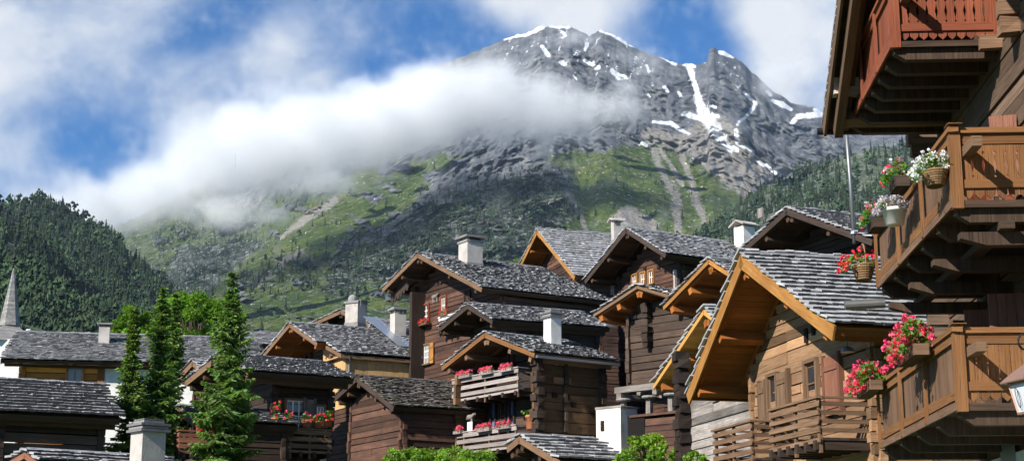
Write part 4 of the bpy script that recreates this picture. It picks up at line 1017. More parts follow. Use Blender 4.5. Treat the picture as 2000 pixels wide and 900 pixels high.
# V: stilts, platform, base
zb=V.zb
mb=MB(); 
for v in (V.ov-.5,V.ov+.9,V.ov+2.4): mb.box(V.wL-.4,V.wR+.3,v-.12,v+.12,zb-.28,zb-.02,.8,jit=.02)
for u in (V.wL-.1,(V.wL+V.wR)/2,V.wR): mb.box(u-.11,u+.11,V.ov-.7,V.ve,zb-.50,zb-.285,.8,jit=.02)
mb.build('platform',M['log_grey'],V.root)
for u in (V.wL-.05,V.wL+1.4,V.wL+2.6,V.wR-.1):
    for v in (V.ov-.45,V.ve-.4):
        m_=MB(); m_.box(u-.10,u+.10,v-.10,v+.10,zb-1.25,zb-.62,.9,jit=.02); st=m_.build('stilt',M['log_grey'],V.root)
        m_=MB(); m_.lathe([(.30,0),(.34,.05),(.31,.10)],(u,v,zb-.615),12); m_.build('staddle_stone',M['stone'],st)
zt=zb-1.25
mb=MB(); logs(mb,(1,0,0),None,(0,-1,0),(0,V.ov-.35,0),V.wL+.35,V.wR+1.0,0,zt,lambda u:0*u+zt,.28,tint=(1.0,1.6),ext=.1); mb.box(V.wL+.35,V.wR+1.0,V.ov-.55,V.ov+.1,zt-.10,zt,1.4)
mb.box(V.wL+.4,V.wR+.95,V.ov-.2,V.ve,0,zt-.11,.5); mb.build('lower_wall',M['log_brown'],V.root)
mb=MB(); c,z=V.hit_v(1242,830,V.ov-.45); mb.box(c-.55,c+.5,V.ov-.47,V.ov-.40,z-.5,z+.42,.12); mb.build('cellar_opening',M['trim_dark'],V.root)
mb=MB(); c0,z=V.hit_v(1164,800,V.ov-.9); c1,_=V.hit_v(1212,800,V.ov-.9); mb.box(c0,c1,V.ov-.9,V.ov+.15,0,z,1.0); V_pl=mb.build('masonry_base',M['plaster'],V.root)
mb=MB(); mb.box(c0-.03,c1+.06,V.ov-.93,V.ov+.2,z+.003,z+.10,1.0,jit=.015); mb.build('coping_beam',M['log_grey'],V_pl)
mb=MB(); cc,zz=V.hit_v(1177,831,V.ov-.9); mb.box(cc-.10,cc+.10,V.ov-.925,V.ov-.89,zz-.22,zz+.22,.3); mb.build('slit_window',M['trim_dark'],V_pl)
mb=MB(); cx,_=V.hit_v(1271,620,V.ov)
for k in range(9):
    z=V.hit_v(1271,598+k*9.5,V.ov)[1]
    if k in (3,4): continue
    if k==5: mb.build('crosswall_log_ends',M['log_dark'],V.root); mb=MB()
    mb.box(cx-.13-.1*(k%3==0),cx+.13+.08*(k%2),V.ov-.42-.05*(k%2),V.ov-.05,z-.12,z+.12,.8,jit=.03)
mb.build('crosswall_log_ends',M['log_dark'],V.root)
for px,py in ((1241,618),(1313,605)): opening(V,'g',px,py,.2,.2)
# W
for px,py in ((1241,549),(1257,545),(1273,541)): window(W_,'g',px,py,.42,.72,frame='new_wood',bars='white',nx=2,nz=2,fw=.07)
window(W_,'g',1198,563,.4,.8,frame='red_wood',bars='white',nx=2,nz=3,fw=.06)
for px,py in ((1235,537),(1260,525),(1287,521)): opening(W_,'g',px,py,.22,.26)
m_=MB(); p0=W_.hit_v(1318,527,W_.ov-.6); p1=W_.hit_v(1318,565,W_.ov-.6); m_.box(p0[0]-.07,p0[0]+.07,W_.ov-.67,W_.ov-.53,p1[1],p0[1],1.6); m_.build('brace_post',M['log_grey'],W_.root)
chimney(W_,1455,433,488,.85,mat='plaster',cap='gable')
chimney(X_,1203,426,470,.52,mat='plaster_grey',cap='gable',v=5.2)
# Z1
window(Z1,'g',833,612,.62,.95,frame='red_wood',bars='white',nx=2,nz=3,pane='glass',label='upper gable window with red flowers on its sill')
window(Z1,'g',868,596,.5,.95,frame='red_wood',bars='white',nx=2,nz=2)
window(Z1,'g',833,692,.85,1.05,frame='trim_brown',bars='white',nx=4,nz=3,shut='new_wood',sw=.42,pane='curtain',label='lower gable window with orange shutters')
window(Z1,'g',914,585,.5,.9,frame='trim_dark',bars='trim_dark',nx=1,nz=1)
box_at(Z1,'g',826,630,.30,1.1,'bright red flower box on the upper window of the largest central chalet',petals='red_f',n_leaf=70,n_bloom=40,bs=.10,ls=.10,h=.16,D=.24,group='flower boxes on the balconies')
rail(Z1,'g',.45,(859,622),(884,610),(884,638),nb=2,mat='white',npost=3,joists=3,bh=.1)
box_at(Z1,'g',868,611,.5,.8,'small red flower box on the white mini balcony under the tall gable',petals='red_f',n_leaf=50,n_bloom=20,bs=.10,ls=.10,h=.18,D=.24)
mb=MB(); c,z=wall_at(Z1,'g',852,582,.04); O,a,n=wallframe(Z1,'g'); p=O+a*c+n*.12+np.array([0,0,z])
mb.tube([p+(-.35,0,.10),p+(-.1,0,.08),p+(.2,0,.1),p+(.35,0,.22)],[.05,.12,.10,.04],7)
for s in (-.25,-.12,.12,.22): mb.tube([p+(s,0,.05),p+(s+.05,0,-.25)],.025,5)
mb.build('carved_animal_plaque',M['log_grey'],Z1.root)
m_=MB(); u0,z0=Z1.hit_v(804,577,Z1.ov-.9); _,z1=Z1.hit_v(804,745,Z1.ov-.9); 
m_.box(u0-.14,u0+.14,Z1.ov-.95,Z1.ov+.3,z1-.6,z0+.2,.8); m_.build('corner_boarding',M['log_dark'],Z1.root)
mb=MB(); uu=np.linspace(Z1.uL+.05,u0,7)
for i in range(6):
    zc=float(profile(None,Z1,np.array([(uu[i]+uu[i+1])/2]))[0]); w=(uu[i+1]-uu[i])
    mb.prism([(uu[i],zc-.15),(uu[i+1],zc-.15),(uu[i+1],zc-.75),(uu[i]+w*.75,zc-.95),(uu[i]+w*.5,zc-1.02),(uu[i]+w*.25,zc-.95),(uu[i],zc-.75)],(0,.5,0),(1,0,0),(0,0,1),(0,-1,0),.04)
mb.build('scalloped_board',M['trim_dark'],Z1.root)
chimney(Z1,919,462,517,.98,mat='plaster_grey',cap='slab')
# Z2 nothing but its roof and dark gable.   Z3
chimney(Z3,1079,604,674,.56,mat='plaster',cap='steps')
bz=rail(Z3,'g',1.25,(886,736),(1012,720),(1012,758),nb=3,npost=3,bh=.17,label='upper grey balcony')
bz=rail(Z3,'g',1.45,(858,846),(1008,831),(1008,868),nb=3,npost=4,bh=.17,label='lower grey balcony')
for px,py,L,lb in ((908,731,1.0,'pink geranium box at the left end of the upper grey balcony'),(951,724,.9,'pink geranium box in the middle of the upper grey balcony'),(990,718,.9,'pink geranium box at the right end of the upper grey balcony')):
    box_at(Z3,'g',px,py,1.36,L,lb,petals='pink_f',n_leaf=60,n_bloom=46,bs=.095,ls=.09,h=.17,D=.22,box='rail_grey')
for px,py,L,lb in ((888,841,1.15,'pink geranium box at the left end of the lower grey balcony'),(946,835,1.0,'pink geranium box in the middle of the lower grey balcony'),(984,830,.95,'pink geranium box at the right end of the lower grey balcony')):
    box_at(Z3,'g',px,py,1.56,L,lb,petals='pink_f',n_leaf=60,n_bloom=50,bs=.095,ls=.09,h=.17,D=.22,box='rail_grey')
for px,py,h in ((965,812,1.3),(1001,808,1.3),(1000,705,.9)): window(Z3,'g',px,py,.32,h,frame='trim_dark',bars='trim_dark',nx=0,nz=0,pane='blue_cloth')
window(Z3,'g',983,812,.4,1.3,frame='trim_dark',bars='trim_brown',nx=1,nz=2)
window(Z3,'g',945,704,.6,1.0,frame='trim_dark',bars='trim_dark',nx=2,nz=2)
# log ends column at the corner of the two-balcony chalet
mb=MB()
for k in range(16):
    z=Z3.hit_u(1046,706+k*11.5,Z3.wR)[1]; mb.box(Z3.wR-.08,Z3.wR+.30+.08*(k%2),.30-.1*(k%3==0),.62,z-.15,z+.13,rng.uniform(.7,1.3),jit=.03)
mb.build('corner_log_ends',M['log_dark'],Z3.root)
mb=MB()
for k in range(16):
    z=Z3.hit_u(1150,725+k*11.5,Z3.wR)[1]; mb.box(Z3.wR-.08,Z3.wR+.25+.1*(k%2),Z3.ve-.25,Z3.ve+.05,z-.15,z+.13,rng.uniform(.7,1.3),jit=.03)
mb.build('corner_log_ends',M['log_dark'],Z3.root)
for px,py in ((1062,769),(1083,771),(1107,775),(1120,790)): opening(Z3,'s',px,py,.26,.22)
mb=MB(); c,z=wall_at(Z3,'s',1098,743); O,a,n=wallframe(Z3,'s'); mb.boxes([O+a*c+n*.01+np.array([0,0,z])],[[.45,.03,.13]],np.array([a,n,[0,0,1.]]),2.2); mb.build('patched_board',M['log_gold'],Z3.root)
mb=MB(); mb.box(Z3.uR-.03,Z3.uR+.10,.02,Z3.L-.02,Z3.zR-.20,Z3.zR-.09,1.0); mb.build('gutter',M['metal'],Z3.root)
# an orange pot and a carved ornament on the lower balcony
c,z=Z3.hit_v(1020,832,.35); w=Z3.world((c-.15,Z3.ov-.9,z-.1)); 
e=empty('planter_pot',w,0); tag(e,'orange terracotta pot at the right end of the lower grey balcony','pot'); mb=MB(); mb.lathe([(.22,0),(.27,.05),(.29,.5),(.33,.52),(.33,.62),(.26,.62),(.24,.55)],(0,0,0),14); mb.build('pot_body',M['terracotta'],e,True)
mb=MB(); leaves(mb,rng.normal(size=(60,3))*(.16,.16,.1)+(0,0,.72),.16); mb.build('foliage',M['geranium'],e)
c,z=wall_at(Z3,'g',913,835,1.3); O,a,n=wallframe(Z3,'g'); p=Z3.world(O+a*c+n*1.1+np.array([0,0,z]))
e=empty('driftwood_ornament',p,-Z3.th); tag(e,'weathered driftwood ornament over a white cloth on the lower grey balcony','ornament')
mb=MB(); mb.tube([(-.38,0,.42),(-.2,.02,.5),(.05,0,.5),(.28,0,.62)],[.05,.13,.11,.06],8); mb.tube([(.05,0,.45),(.04,0,.1),(.02,0,-.5)],[.06,.05,.05],6); mb.build('carved_branch',M['log_grey'],e)
mb=MB(); 
for i in range(5): mb.prism([(-.2+.08*i,.28),(-.12+.08*i,.28),(-.12+.08*i,-.25),(-.2+.08*i,-.28)],(0,-.07-.015*(i%2),0),(1,0,0),(0,0,1),(0,1,0),.02,1.0)
mb.build('cloth',M['white'],e)
# A1 : nothing more than logs.   A2: the pale annex, its window, zinc valley
k=(A2.zR-A2.za)/A2.uR; d_=A2.ray(669,691); tt=(A2.za+k*A2.cam[0]-A2.cam[2])/(d_[2]-k*d_[0]); q=A2.cam+d_*tt; u2,v1,z2=q
print('annex',q,A2.uR)
mb=MB(); 
class _H: pass
h2_=_H(); h2_.za,h2_.uL,h2_.zL,h2_.uR,h2_.zR=A2.za,A2.uL,A2.zL,u2,z2
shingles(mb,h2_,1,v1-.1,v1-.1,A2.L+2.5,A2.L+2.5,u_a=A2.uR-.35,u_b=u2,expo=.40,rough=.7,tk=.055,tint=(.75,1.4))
mb.build('annex_roof',M['shake'],A2.root)
mb=MB(); mb.bar((A2.uR-.3,v1-.06,A2.zR-.12),(u2,v1-.06,z2-.12),.05,.2,1.0); mb.bar((u2+.0,v1-.03,z2-.14),(u2,A2.L+2.4,z2-.14),.04,.16,1.0); mb.build('barge_board',M['trim_brown'],A2.root)
mb=MB(); mb.box(A2.uR-1.2,u2-.02,v1+.02,A2.L+2.4,z2-.09,z2-.03,1.0); mb.build('soffit',M['ply'],A2.root)
mb=MB(); us_=u2-.25; planks(mb,(0,1,0),(1,0,0),(us_,0,0),v1+.3,A2.L+2.4,z2-2.6,lambda v:0*v+z2-.1,w=.35,tint=(.85,1.1)); mb.build('annex_side_wall',M['ply'],A2.root)
mb=MB(); planks(mb,(1,0,0),(0,-1,0),(0,v1+.3,0),A2.uR-1.3,us_+.03,z2-2.9,lambda u:A2.za+k*u-.2,w=.3,tint=(1.0,1.2)); af=mb.build('annex_gable_wall',M['ply'],A2.root)
c,z=A2.hit_v(649,712,v1+.3); mb=MB(); mb.box(c-.38,c+.38,v1+.225,v1+.262,z-.6,z+.6,.8); wo=mb.build('window',M['red_shutter'],A2.root); mb=MB(); mb.box(c-.08,c+.3,v1+.2,v1+.222,z-.5,z+.5,1); mb.build('pane',M['glass'],wo); mb=MB(); mb.box(c-.42,c+.45,v1+.12,v1+.262,z-.70,z-.62,1); mb.build('sill',M['white'],wo)
mb=MB(); p=np.array([us_+.10,v1+.45,z2-.15]); mb.tube([p+(.2,-.05,.05),p+(.1,0,-.15),p+(0,0,-.35),p+(0,0,-2.4)],.045,8); mb.build('downpipe',M['metal'],A2.root)
window(A2,'g',602,690,.9,.7,frame='red_shutter',bars='trim_brown',nx=2,nz=0)
for px,py in ((588,689),(609,692)): opening(A2,'g',px,py,.35,.3)
A2c=chalet('chalet','grey roof with a wide zinc flashing and a slim chimney beside the tall central chalet',(734,626),95,62,None,(800,680),850,ov=.6,so=(.5,.5),log='log_dark',Lmin=5,roof=dict(rough=.7,expo=.40,tk=.055,stint=(.75,1.4),soffit='soffit_dark',barge='trim_dark'))
mb=MB(); d=np.array([A2c.uR,0,A2c.zR-A2c.za]); e1=d/np.linalg.norm(d); nn_=np.cross([0,1.,0],e1); nn_=nn_ if nn_[2]>0 else -nn_
for w0,w1,t_ in ((-.75,-.02,1.0),(-.02,.16,1.1)): mb.boxes([np.array([0,(w0+w1)/2-.05,A2c.za])+d*.5+nn_*(.16 if w0<-.5 else .2)],[[np.linalg.norm(d)/2+.2,(w1-w0)/2,.012]],np.array([e1,[0,1.,0],nn_]),t_)
mb.build('zinc_flashing',M['metal'],A2c.root)
chimney(A2c,777,602,655,.72,mat='plaster_grey',cap='table')
chimney(A2b,694,584,632,.95,mat='plaster_grey',cap='dome')
# A4: shaded balcony with flower pots
rail(A4,'s',.9,(528,834),(645,836),(645,880),nb=3,mat='trim_brown',npost=4,joists=5)
for px,py,w,h in ((577,812,.8,1.2),(622,812,.42,.75)): window(A4,'s',px,py,w,h,frame='trim_brown',bars='white',nx=3,nz=2,pane='curtain')
door(A4,'s',603,815,.35,1.4,'log_grey',name='shutter')
for (px,py,L,pt,h,lb) in ((537,829,.34,'red_f',.75,'tall potted red geranium at the left end of the shaded balcony'),(560,833,.42,'pink_f',.36,'pink potted geranium second along the shaded balcony'),(598,834,.40,'pink_f',.3,'dark pink potted geranium at the middle of the shaded balcony'),(621,835,.36,'red_f',.3,'small red potted geranium right of the balcony middle in shade'),(640,832,.40,'red_f',.42,'deep red potted geranium at the right end of the shaded balcony')):
    box_at(A4,'s',px,py,.95,L,lb,dz=.26,kind='flower_pot',cat='flower pot',box='terracotta',petals=pt,n_leaf=45,n_bloom=7,bs=.11,ls=.12,h=h,D=.3,trough=(.2,.26),group='flower pots on the shaded balcony')
door(A4,'s',590,905,1.2,1.0,'trim_dark',name='cellar_door')
# B1 : white end wall, window, chimney
v0,_=B1.hit_u(205,730,B1.wR); zt=float(profile(None,B1,np.array([B1.wR]))[0])-.4
mb=MB(); mb.box(B1.wR-.05,B1.wR+.14,v0,B1.ve+.05,0,zt,1.0); mb.build('white_end_wall',M['plaster'],B1.root)
mb=MB(); mb.box(B1.wR-.05,B1.wR+.22,v0-.35,v0-.003,0,zt,.5); mb.build('corner_post',M['log_orange'],B1.root)
window(B1,'s',146,735,.75,1.2,frame='log_orange',bars='log_grey',nx=2,nz=1,pane='curtain')
window(B1,'s',275,770,.8,.8,frame='white',bars='white',nx=2,nz=1,pane='glass')
chimney(B1,203,633,672,.55,mat='plaster_grey',cap='table')
chimney(B3,286,823,925,.72,mat='plaster_grey',cap='steps',v=3.1)
# antenna on the dark gabled chalet
k=(Y_.zR-Y_.za)/Y_.uR; d_=Y_.ray(1668,455); tt=(Y_.za+k*Y_.cam[0]-Y_.cam[2])/(d_[2]-k*d_[0]); q=Y_.cam+d_*tt
e=empty('antenna_pole',Y_.world(q),0); tag(e,'thin grey antenna pole rising from the dark gabled roof','antenna pole')
mb=MB(); mb.tube([(0,0,-.4),(-.05,0,2.0),(-.13,0,4.8)],.075,8); mb.build('mast',M['steel'],e,True); mb=MB(); mb.lathe([(.16,0),(.12,.1),(.08,.14)],(0,0,-.05),10); mb.build('collar',M['metal'],e)
mb=MB(); mb.tube([(-.13,0,4.6),(.5,0,4.62)],.02,5); mb.tube([(-.13,-.3,4.4),(-.13,.4,4.4)],.02,5); mb.build('crossbar',M['steel'],e)
c,z=wall_at(Y_,'g',1547,423); mb=MB(); O,a,n=wallframe(Y_,'g'); p=O+a*c+np.array([0,0,z]); mb.boxes([p+n*1.55],[[.16,.05,.2]],np.array([a,n,[0,0,1.]]),1.0); mb.build('ridge_plaque',M['log_grey'],Y_.root)
# small hut between the spruces
B4=chalet('shed','small brown gabled hut half hidden between the tall spruces',(378,704),74,50,(350,735),(394,718),440,ov=.8,so=(.3,.3),log='log_brown',Lmin=4,roof=dict(OLD,expo=.3,barge='trim_brown'),cat='shed',group='sheds between the chalets')
B5=chalet('shed','low lean-to roof with brown rails between spruce trunks',(352,795),60,62,None,('m',2.0,-.7),430,ov=.6,so=(.3,.3),log='log_dark',Lmin=4,roof=dict(NEAT,expo=.3,soffit='soffit_dark'),cat='shed',group='sheds between the chalets')
rail(B5,'s',.7,(352,838),(418,842),(418,880),nb=3,mat='red_shutter',npost=3,joists=4)
box_at(B5,'s',398,836,.8,.5,'small red flower box glimpsed between the two tall spruces',petals='red_f',n_leaf=60,n_bloom=30,bs=.14,ls=.13,h=.4)

# ------------------------------------------------------------------ church steeple
p=at(19,636,170); gz=ground_z(110); e=empty('church_steeple',(p[0],p[1],gz),0); tag(e,'pointed grey church spire with ball finial at the left edge','church steeple')
k=170/ (F*1.02); zb=p[2]-gz; zs=at(19,524,170)[2]-gz; z2=at(19,657,170)[2]-gz
mb=MB(); mb.box(-2.1,2.1,-2.1,2.1,0,z2-.6,1.0); mb.build('tower',M['plaster'],e)
mb=MB(); mb.lathe([(3.0,z2-.7),(2.9,z2-.55),(1.15,zb-.05),(1.10,zb)],(0,0,0),4,1.0,rot=math.pi/4+.5); mb.build('skirt_roof',M['shake_grey'],e)
mb=MB()
prof=[(1.12-1.06*t_,zb+(zs-zb)*t_) for t_ in np.linspace(0,1,26)]
for i in range(25): mb.lathe([(prof[i][0],prof[i][1]-.03),(prof[i+1][0]+.02,prof[i+1][1])],(0,0,0),6,rng.uniform(.8,1.2),rot=.35)
mb.build('spire',M['shake_grey'],e)
mb=MB(); zt=at(19,488,170)[2]-gz; mb.tube([(0,0,zs-.3),(0,0,zt)],.05,6); mb.lathe([(.02,-.24),(.17,-.14),(.24,0),(.17,.14),(.02,.24)],(0,0,zt-.9),10); mb.build('finial',M['iron'],e,True)
mb=MB(); mb.tube([(-.35,0,zt-.22),(.35,0,zt-.22)],.035,5); mb.build('weathervane',M['iron'],e)

# ------------------------------------------------------------------ cable car over the wood
pa,pb=at(-160,560,520),at(330,705,420); pc,pd=at(-160,590,520),at(330,745,420)
for (p,q,lb) in ((pa,pb,'upper thin cable strung above the left forest'),(pc,pd,'lower thin cable strung above the left forest')):
    t_=np.linspace(0,1,20)[:,None]; pts=p+(q-p)*t_; pts[:,2]-=2.0*4*(t_[:,0]*(1-t_[:,0])); mb=MB(); mb.tube(pts,.055,5); o=mb.build('cable',M['steel']); tag(o,lb,'cable','cables of the cableway')
t_=.50; g0=pa+(pb-pa)*t_; g0[2]-=2.0*4*t_*(1-t_); e=empty('cable_car',g0,.3); tag(e,'tiny pale cable car cabin hanging over the forest','cable car')
mb=MB(); mb.lathe([(.75,-2.3),(.9,-2.1),(.95,-1.6),(.9,-1.05),(.6,-.85)],(0,0,0),8,1.0,rot=.4); mb.build('cabin',M['white'],e); mb=MB(); mb.lathe([(.955,-1.75),(.96,-1.25)],(0,0,0),8,1.0,rot=.4); mb.build('window_band',M['glass'],e); mb=MB(); mb.tube([(0,0,-.9),(0,.1,-.4),(0,0,.05)],.05,6); mb.build('hanger',M['steel'],e)
# ------------------------------------------------------------------ the three-balcony house at the right
thR=math.atan(177/ (F/CP)); r_=np.array([math.sin(thR),math.cos(thR)]); g_=np.array([math.cos(thR),-math.sin(thR)])
UX,VX=6.67,26.0
o2=g_*UX+r_*VX; gzR=ground_z(20)-.2
HR=Frame((o2[0],o2[1],gzR),thR); HR.root=empty('chalet',HR.O,-thR); tag(HR.root,'big brown chalet at the right with three stacked carved balconies and a deep eave','chalet','old timber chalets of the village')
zz=lambda px,py,v: HR.hit_v(px,py,v)[1]
VN=dict(top=-.6,mid=-4.3,low=-3.8); VF=dict(top=4.0,mid=1.75,low=2.3)
zF=dict(top=zz(1765,82,VN['top']),mid=zz(1868,392,VN['mid']),low=zz(1852,787,VN['low']))
zRl=dict(top=zF['top']+1.08,mid=zz(1862,252,VN['mid']),low=zz(1848,640,VN['low']))
print('R',zF,zRl)
UE=-1.69; VNEAR=-15.0; VFAR=4.6
# walls
zlow=zF['low']-.35; ztop=zF['top']+4.2
mb=MB(); logs(mb,(0,1,0),None,(-1,0,0),(0.1,0,0),VNEAR,VFAR,zlow,ztop,lambda v:0*v+ztop,.27,th=.1,ext=.3,tint=(.75,1.25))
mb.build('side_wall',M['wall_umber'],HR.root)
mb=MB(); logs(mb,(1,0,0),None,(0,1,0),(0,VFAR-.1,0),0.0,8.0,zlow,ztop,lambda u:0*u+ztop,.27,th=.1,ext=.55,tint=(.75,1.25)); mb.build('rear_wall',M['wall_umber'],HR.root)
mb=MB(); mb.box(-.06,8,VNEAR,VFAR+.05,0,zlow-.02,1.0); mb.build('masonry_base',M['plaster'],HR.root)
mb=MB(); mb.box(7.6,8,VNEAR,VFAR-.3,zlow,ztop,.5); mb.box(.25,7.6,VNEAR,VNEAR+.3,zlow,ztop,.5); mb.build('rear_wall',M['trim_dark'],HR.root)
# log ends near the front edge
for z in (zz(1985,52,-1.9),zz(1985,14,-1.9)):
    m_=MB(); m_.box(-.32,.0,-2.0,-1.72,z-.13,z+.13,1.3,jit=.02); m_.build('log_end',M['oak_grey'],HR.root)

def baluster(mb,x,z0,z1,w,fr,style=0,th=.026,tint=None):
    """one fretted board: its outline is cut so that neighbours leave diamonds and drops between them"""
    O,a,n=fr; h=z1-z0
    if style==0: prof=[(0,.49),(.06,.49),(.10,.37),(.14,.49),(.22,.46),(.42,.33),(.60,.47),(.70,.49),(.76,.36),(.82,.49),(1,.49)]
    else: prof=[(0,.49),(.05,.49),(.08,.40),(.11,.49),(.30,.43),(.46,.49),(.50,.40),(.54,.49),(.72,.43),(.88,.49),(.92,.40),(.95,.49),(1,.49)]
    pts=[(x+w*q,z0+h*f) for f,q in prof]+[(x-w*q,z0+h*f) for f,q in prof[::-1]]
    mb.prism(pts,O,a,(0,0,1),n,th,tint)
def gallery(key,lab,rail_mat,side_mat,end_mat,floor_mat,joists,style=0,uend=.6,beam=True,posts=(0,.33,.66,1)):
    v0,v1=VN[key],VF[key]; zf,zr=zF[key],zRl[key]
    f=MB(); nb_=int((v1-v0)/.2)
    for i in range(nb_): f.box(UE-.05,-.1,v0+(v1-v0)*i/nb_+.003,v0+(v1-v0)*(i+1)/nb_-.003,zf-.045,zf,rng.uniform(.8,1.2))
    fo=f.build('balcony',M[floor_mat],HR.root); fo['label']=lab
    for k in range(joists):
        v=v0+.12+(v1-v0-.24)*k/(joists-1); j=MB()
        j.prism([(UE-.02,zf-.05),(.3,zf-.05),(.3,zf-.30),(UE+.16,zf-.30),(UE-.02,zf-.18)],(0,v,0),(1,0,0),(0,0,1),(0,1,0),.17,rng.uniform(.8,1.15)); j.build('joist',M[floor_mat],fo)
    if beam:
        b=MB(); b.box(UE+.55,UE+.75,v0-.05,v1+.15,zf-.41,zf-.303,1.0); 
        b.build('edge_beam',M[floor_mat],fo)
        for k in range(4):
            v=v0+.25+(v1-v0-.5)*k/3; j=MB(); j.prism([(UE+.05,zf-.413),(.3,zf-.413),(.3,zf-.60),(UE+.4,zf-.60),(UE+.05,zf-.50)],(0,v,0),(1,0,0),(0,0,1),(0,1,0),.2,rng.uniform(.8,1.15)); j.build('outrigger_beam',M[floor_mat],fo)
    e=MB(); e.box(UE-.09,UE-.052,v0-.03,v1+.03,zf-.10,zf+.02,1.1); e.build('floor_edge_board',M[side_mat],fo)
    # side railing
    r=MB(); r.box(UE-.10,UE+.05,v0-.12,v1+.14,zr-.07,zr,1.1,jit=.006); r.box(UE-.06,UE-.02,v0,v1,zf+.06,zf+.2,1.0); r.box(UE-.06,UE-.02,v0,v1,zr-.20,zr-.073,1.0)
    r.build('railing',M[rail_mat],fo)
    b=MB(); v=v0+.08
    while v<v1-.03:
        w=rng.uniform(.13,.17); b.box(UE-.015,UE+.012,v,min(v1,v+w-.012),zf+.03,zr-.074,rng.uniform(.75,1.2)); v+=w
    b.build('side_boards',M[side_mat],fo)
    for t_ in posts:
        p=MB(); v=v0+(v1-v0)*t_; s=.075 if t_==0 else .05; 
        if t_==0: p.box(UE-.075,UE+.075,v-.075,v+.075,zf-.12,zr+.03,1.0); p.box(UE-.10,UE+.10,v-.16,v+.10,zr+.033,zr+.045,.9)
        else: p.box(UE-.105,UE-.062,v-s,v+s,zf-.08,zr-.075,1.0)
        p.build('post',M[rail_mat],fo)
    # end railing facing the valley path
    fr=(np.array([0,v0,0.]),np.array([1.,0,0]),np.array([0,-1.,0]))
    r=MB(); r.box(UE+.08,uend,v0-.075,v0+.07,zr-.085,zr,1.15,jit=.005); r.box(UE+.08,uend,v0-.03,v0+.04,zr-.23,zr-.088,.8); r.box(UE+.08,uend,v0-.045,v0+.035,zf+.17,zf+.29,1.0)
    r.build('railing',M[rail_mat],fo)
    w=.155; x=UE+.08+w/2; 
    while x<uend:
        b=MB(); baluster(b,x,zf+.294,zr-.233,w,fr,style,tint=rng.uniform(.85,1.2)); b.build('baluster',M[end_mat],fo)
        d=MB(); d.prism([(x-w*.48,zf+.168),(x+w*.48,zf+.168),(x+w*.40,zf+.08),(x+w*.2,zf+.05),(x,zf+.02),(x-w*.2,zf+.05),(x-w*.40,zf+.08)],fr[0],fr[1],(0,0,1),fr[2],.022,rng.uniform(.7,1.1)); d.build('scalloped_tooth',M[end_mat],fo); x+=w
    e=MB(); e.box(UE-.05,uend,v0-.06,v0-.02,zf-.11,zf-.01,1.0); e.build('floor_edge_board',M[floor_mat],fo)
    return fo
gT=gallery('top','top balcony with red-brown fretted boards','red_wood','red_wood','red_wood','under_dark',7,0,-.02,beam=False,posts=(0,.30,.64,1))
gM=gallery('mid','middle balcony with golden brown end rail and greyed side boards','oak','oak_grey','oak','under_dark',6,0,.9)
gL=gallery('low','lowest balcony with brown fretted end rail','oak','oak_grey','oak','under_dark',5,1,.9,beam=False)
m_=MB(); m_.box(-.08,.08,VN['top']-.08,VN['top']+.08,zF['top']-.1,zRl['top']+1.5,1.0); m_.build('post',M['red_wood'],gT)
m_=MB(); m_.box(-.36,.1,VN['top']-.24,VN['top']-.1,zF['top']-.22,zF['top']+.0,1.3,jit=.015); m_.build('log_end',M['oak_grey'],HR.root)
m_=MB(); m_.box(UE-.3,UE-.0,VF['top']+.05,VF['top']+.25,zRl['top']-.08,zRl['top']+.06,1.2); m_.build('rail_end',M['red_wood'],gT)
# slanting brace that throws its shadow on each end rail
for key,g in (('top',gT),('mid',gM),('low',gL)):
    m_=MB(); z=zRl[key]-.12; m_.box(UE+.10,UE+.24,VN[key]-.62,VN[key]+.3,z-.30,z-.16,1.0); 
    m_.build('cantilever_beam',M['trim_brown'],g)
# windows and shutters along the wall (they open square to it)
def wshutter(v,z0,z1,w,mat,ang=0.0,trefoil=False,uo=-.06):
    d=np.array([-math.cos(ang),math.sin(ang),0]); n=np.array([-math.sin(ang),-math.cos(ang),0]); O=np.array([uo,v,0.])
    s=MB(); k=4
    for i in range(k): s.boxes([O+d*(w*(i+.5)/k)+np.array([0,0,(z0+z1)/2])],[[w/k/2-.003,.018,(z1-z0)/2]],np.array([d,n,[0,0,1.]]),rng.uniform(.92,1.08))
    for f in (.15,.85): s.boxes([O+d*w/2-n*.03+np.array([0,0,z0+(z1-z0)*f])],[[w/2-.02,.012,.05]],np.array([d,n,[0,0,1.]]),.9)
    so=s.build('shutter',M[mat],HR.root)
    if trefoil:
        t=MB(); c=O+d*w*.52+np.array([0,0,z0+(z1-z0)*.55])+n*.021; 
        for a_ in (90,210,330):
            q=c+d*.035*math.cos(R(a_))+np.array([0,0,.035*math.sin(R(a_))]); t.prism([(.03*math.cos(x),.03*math.sin(x)) for x in np.linspace(0,6.283,11)[:-1]],q,d,(0,0,1),n,.006,1.0)
        t.prism([(-.008,0),(.008,0),(.018,-.09),(.0,-.09)],c,d,(0,0,1),n,.0045,1.0)
        t.build('trefoil_cutout',M['iron'],so)
    return so
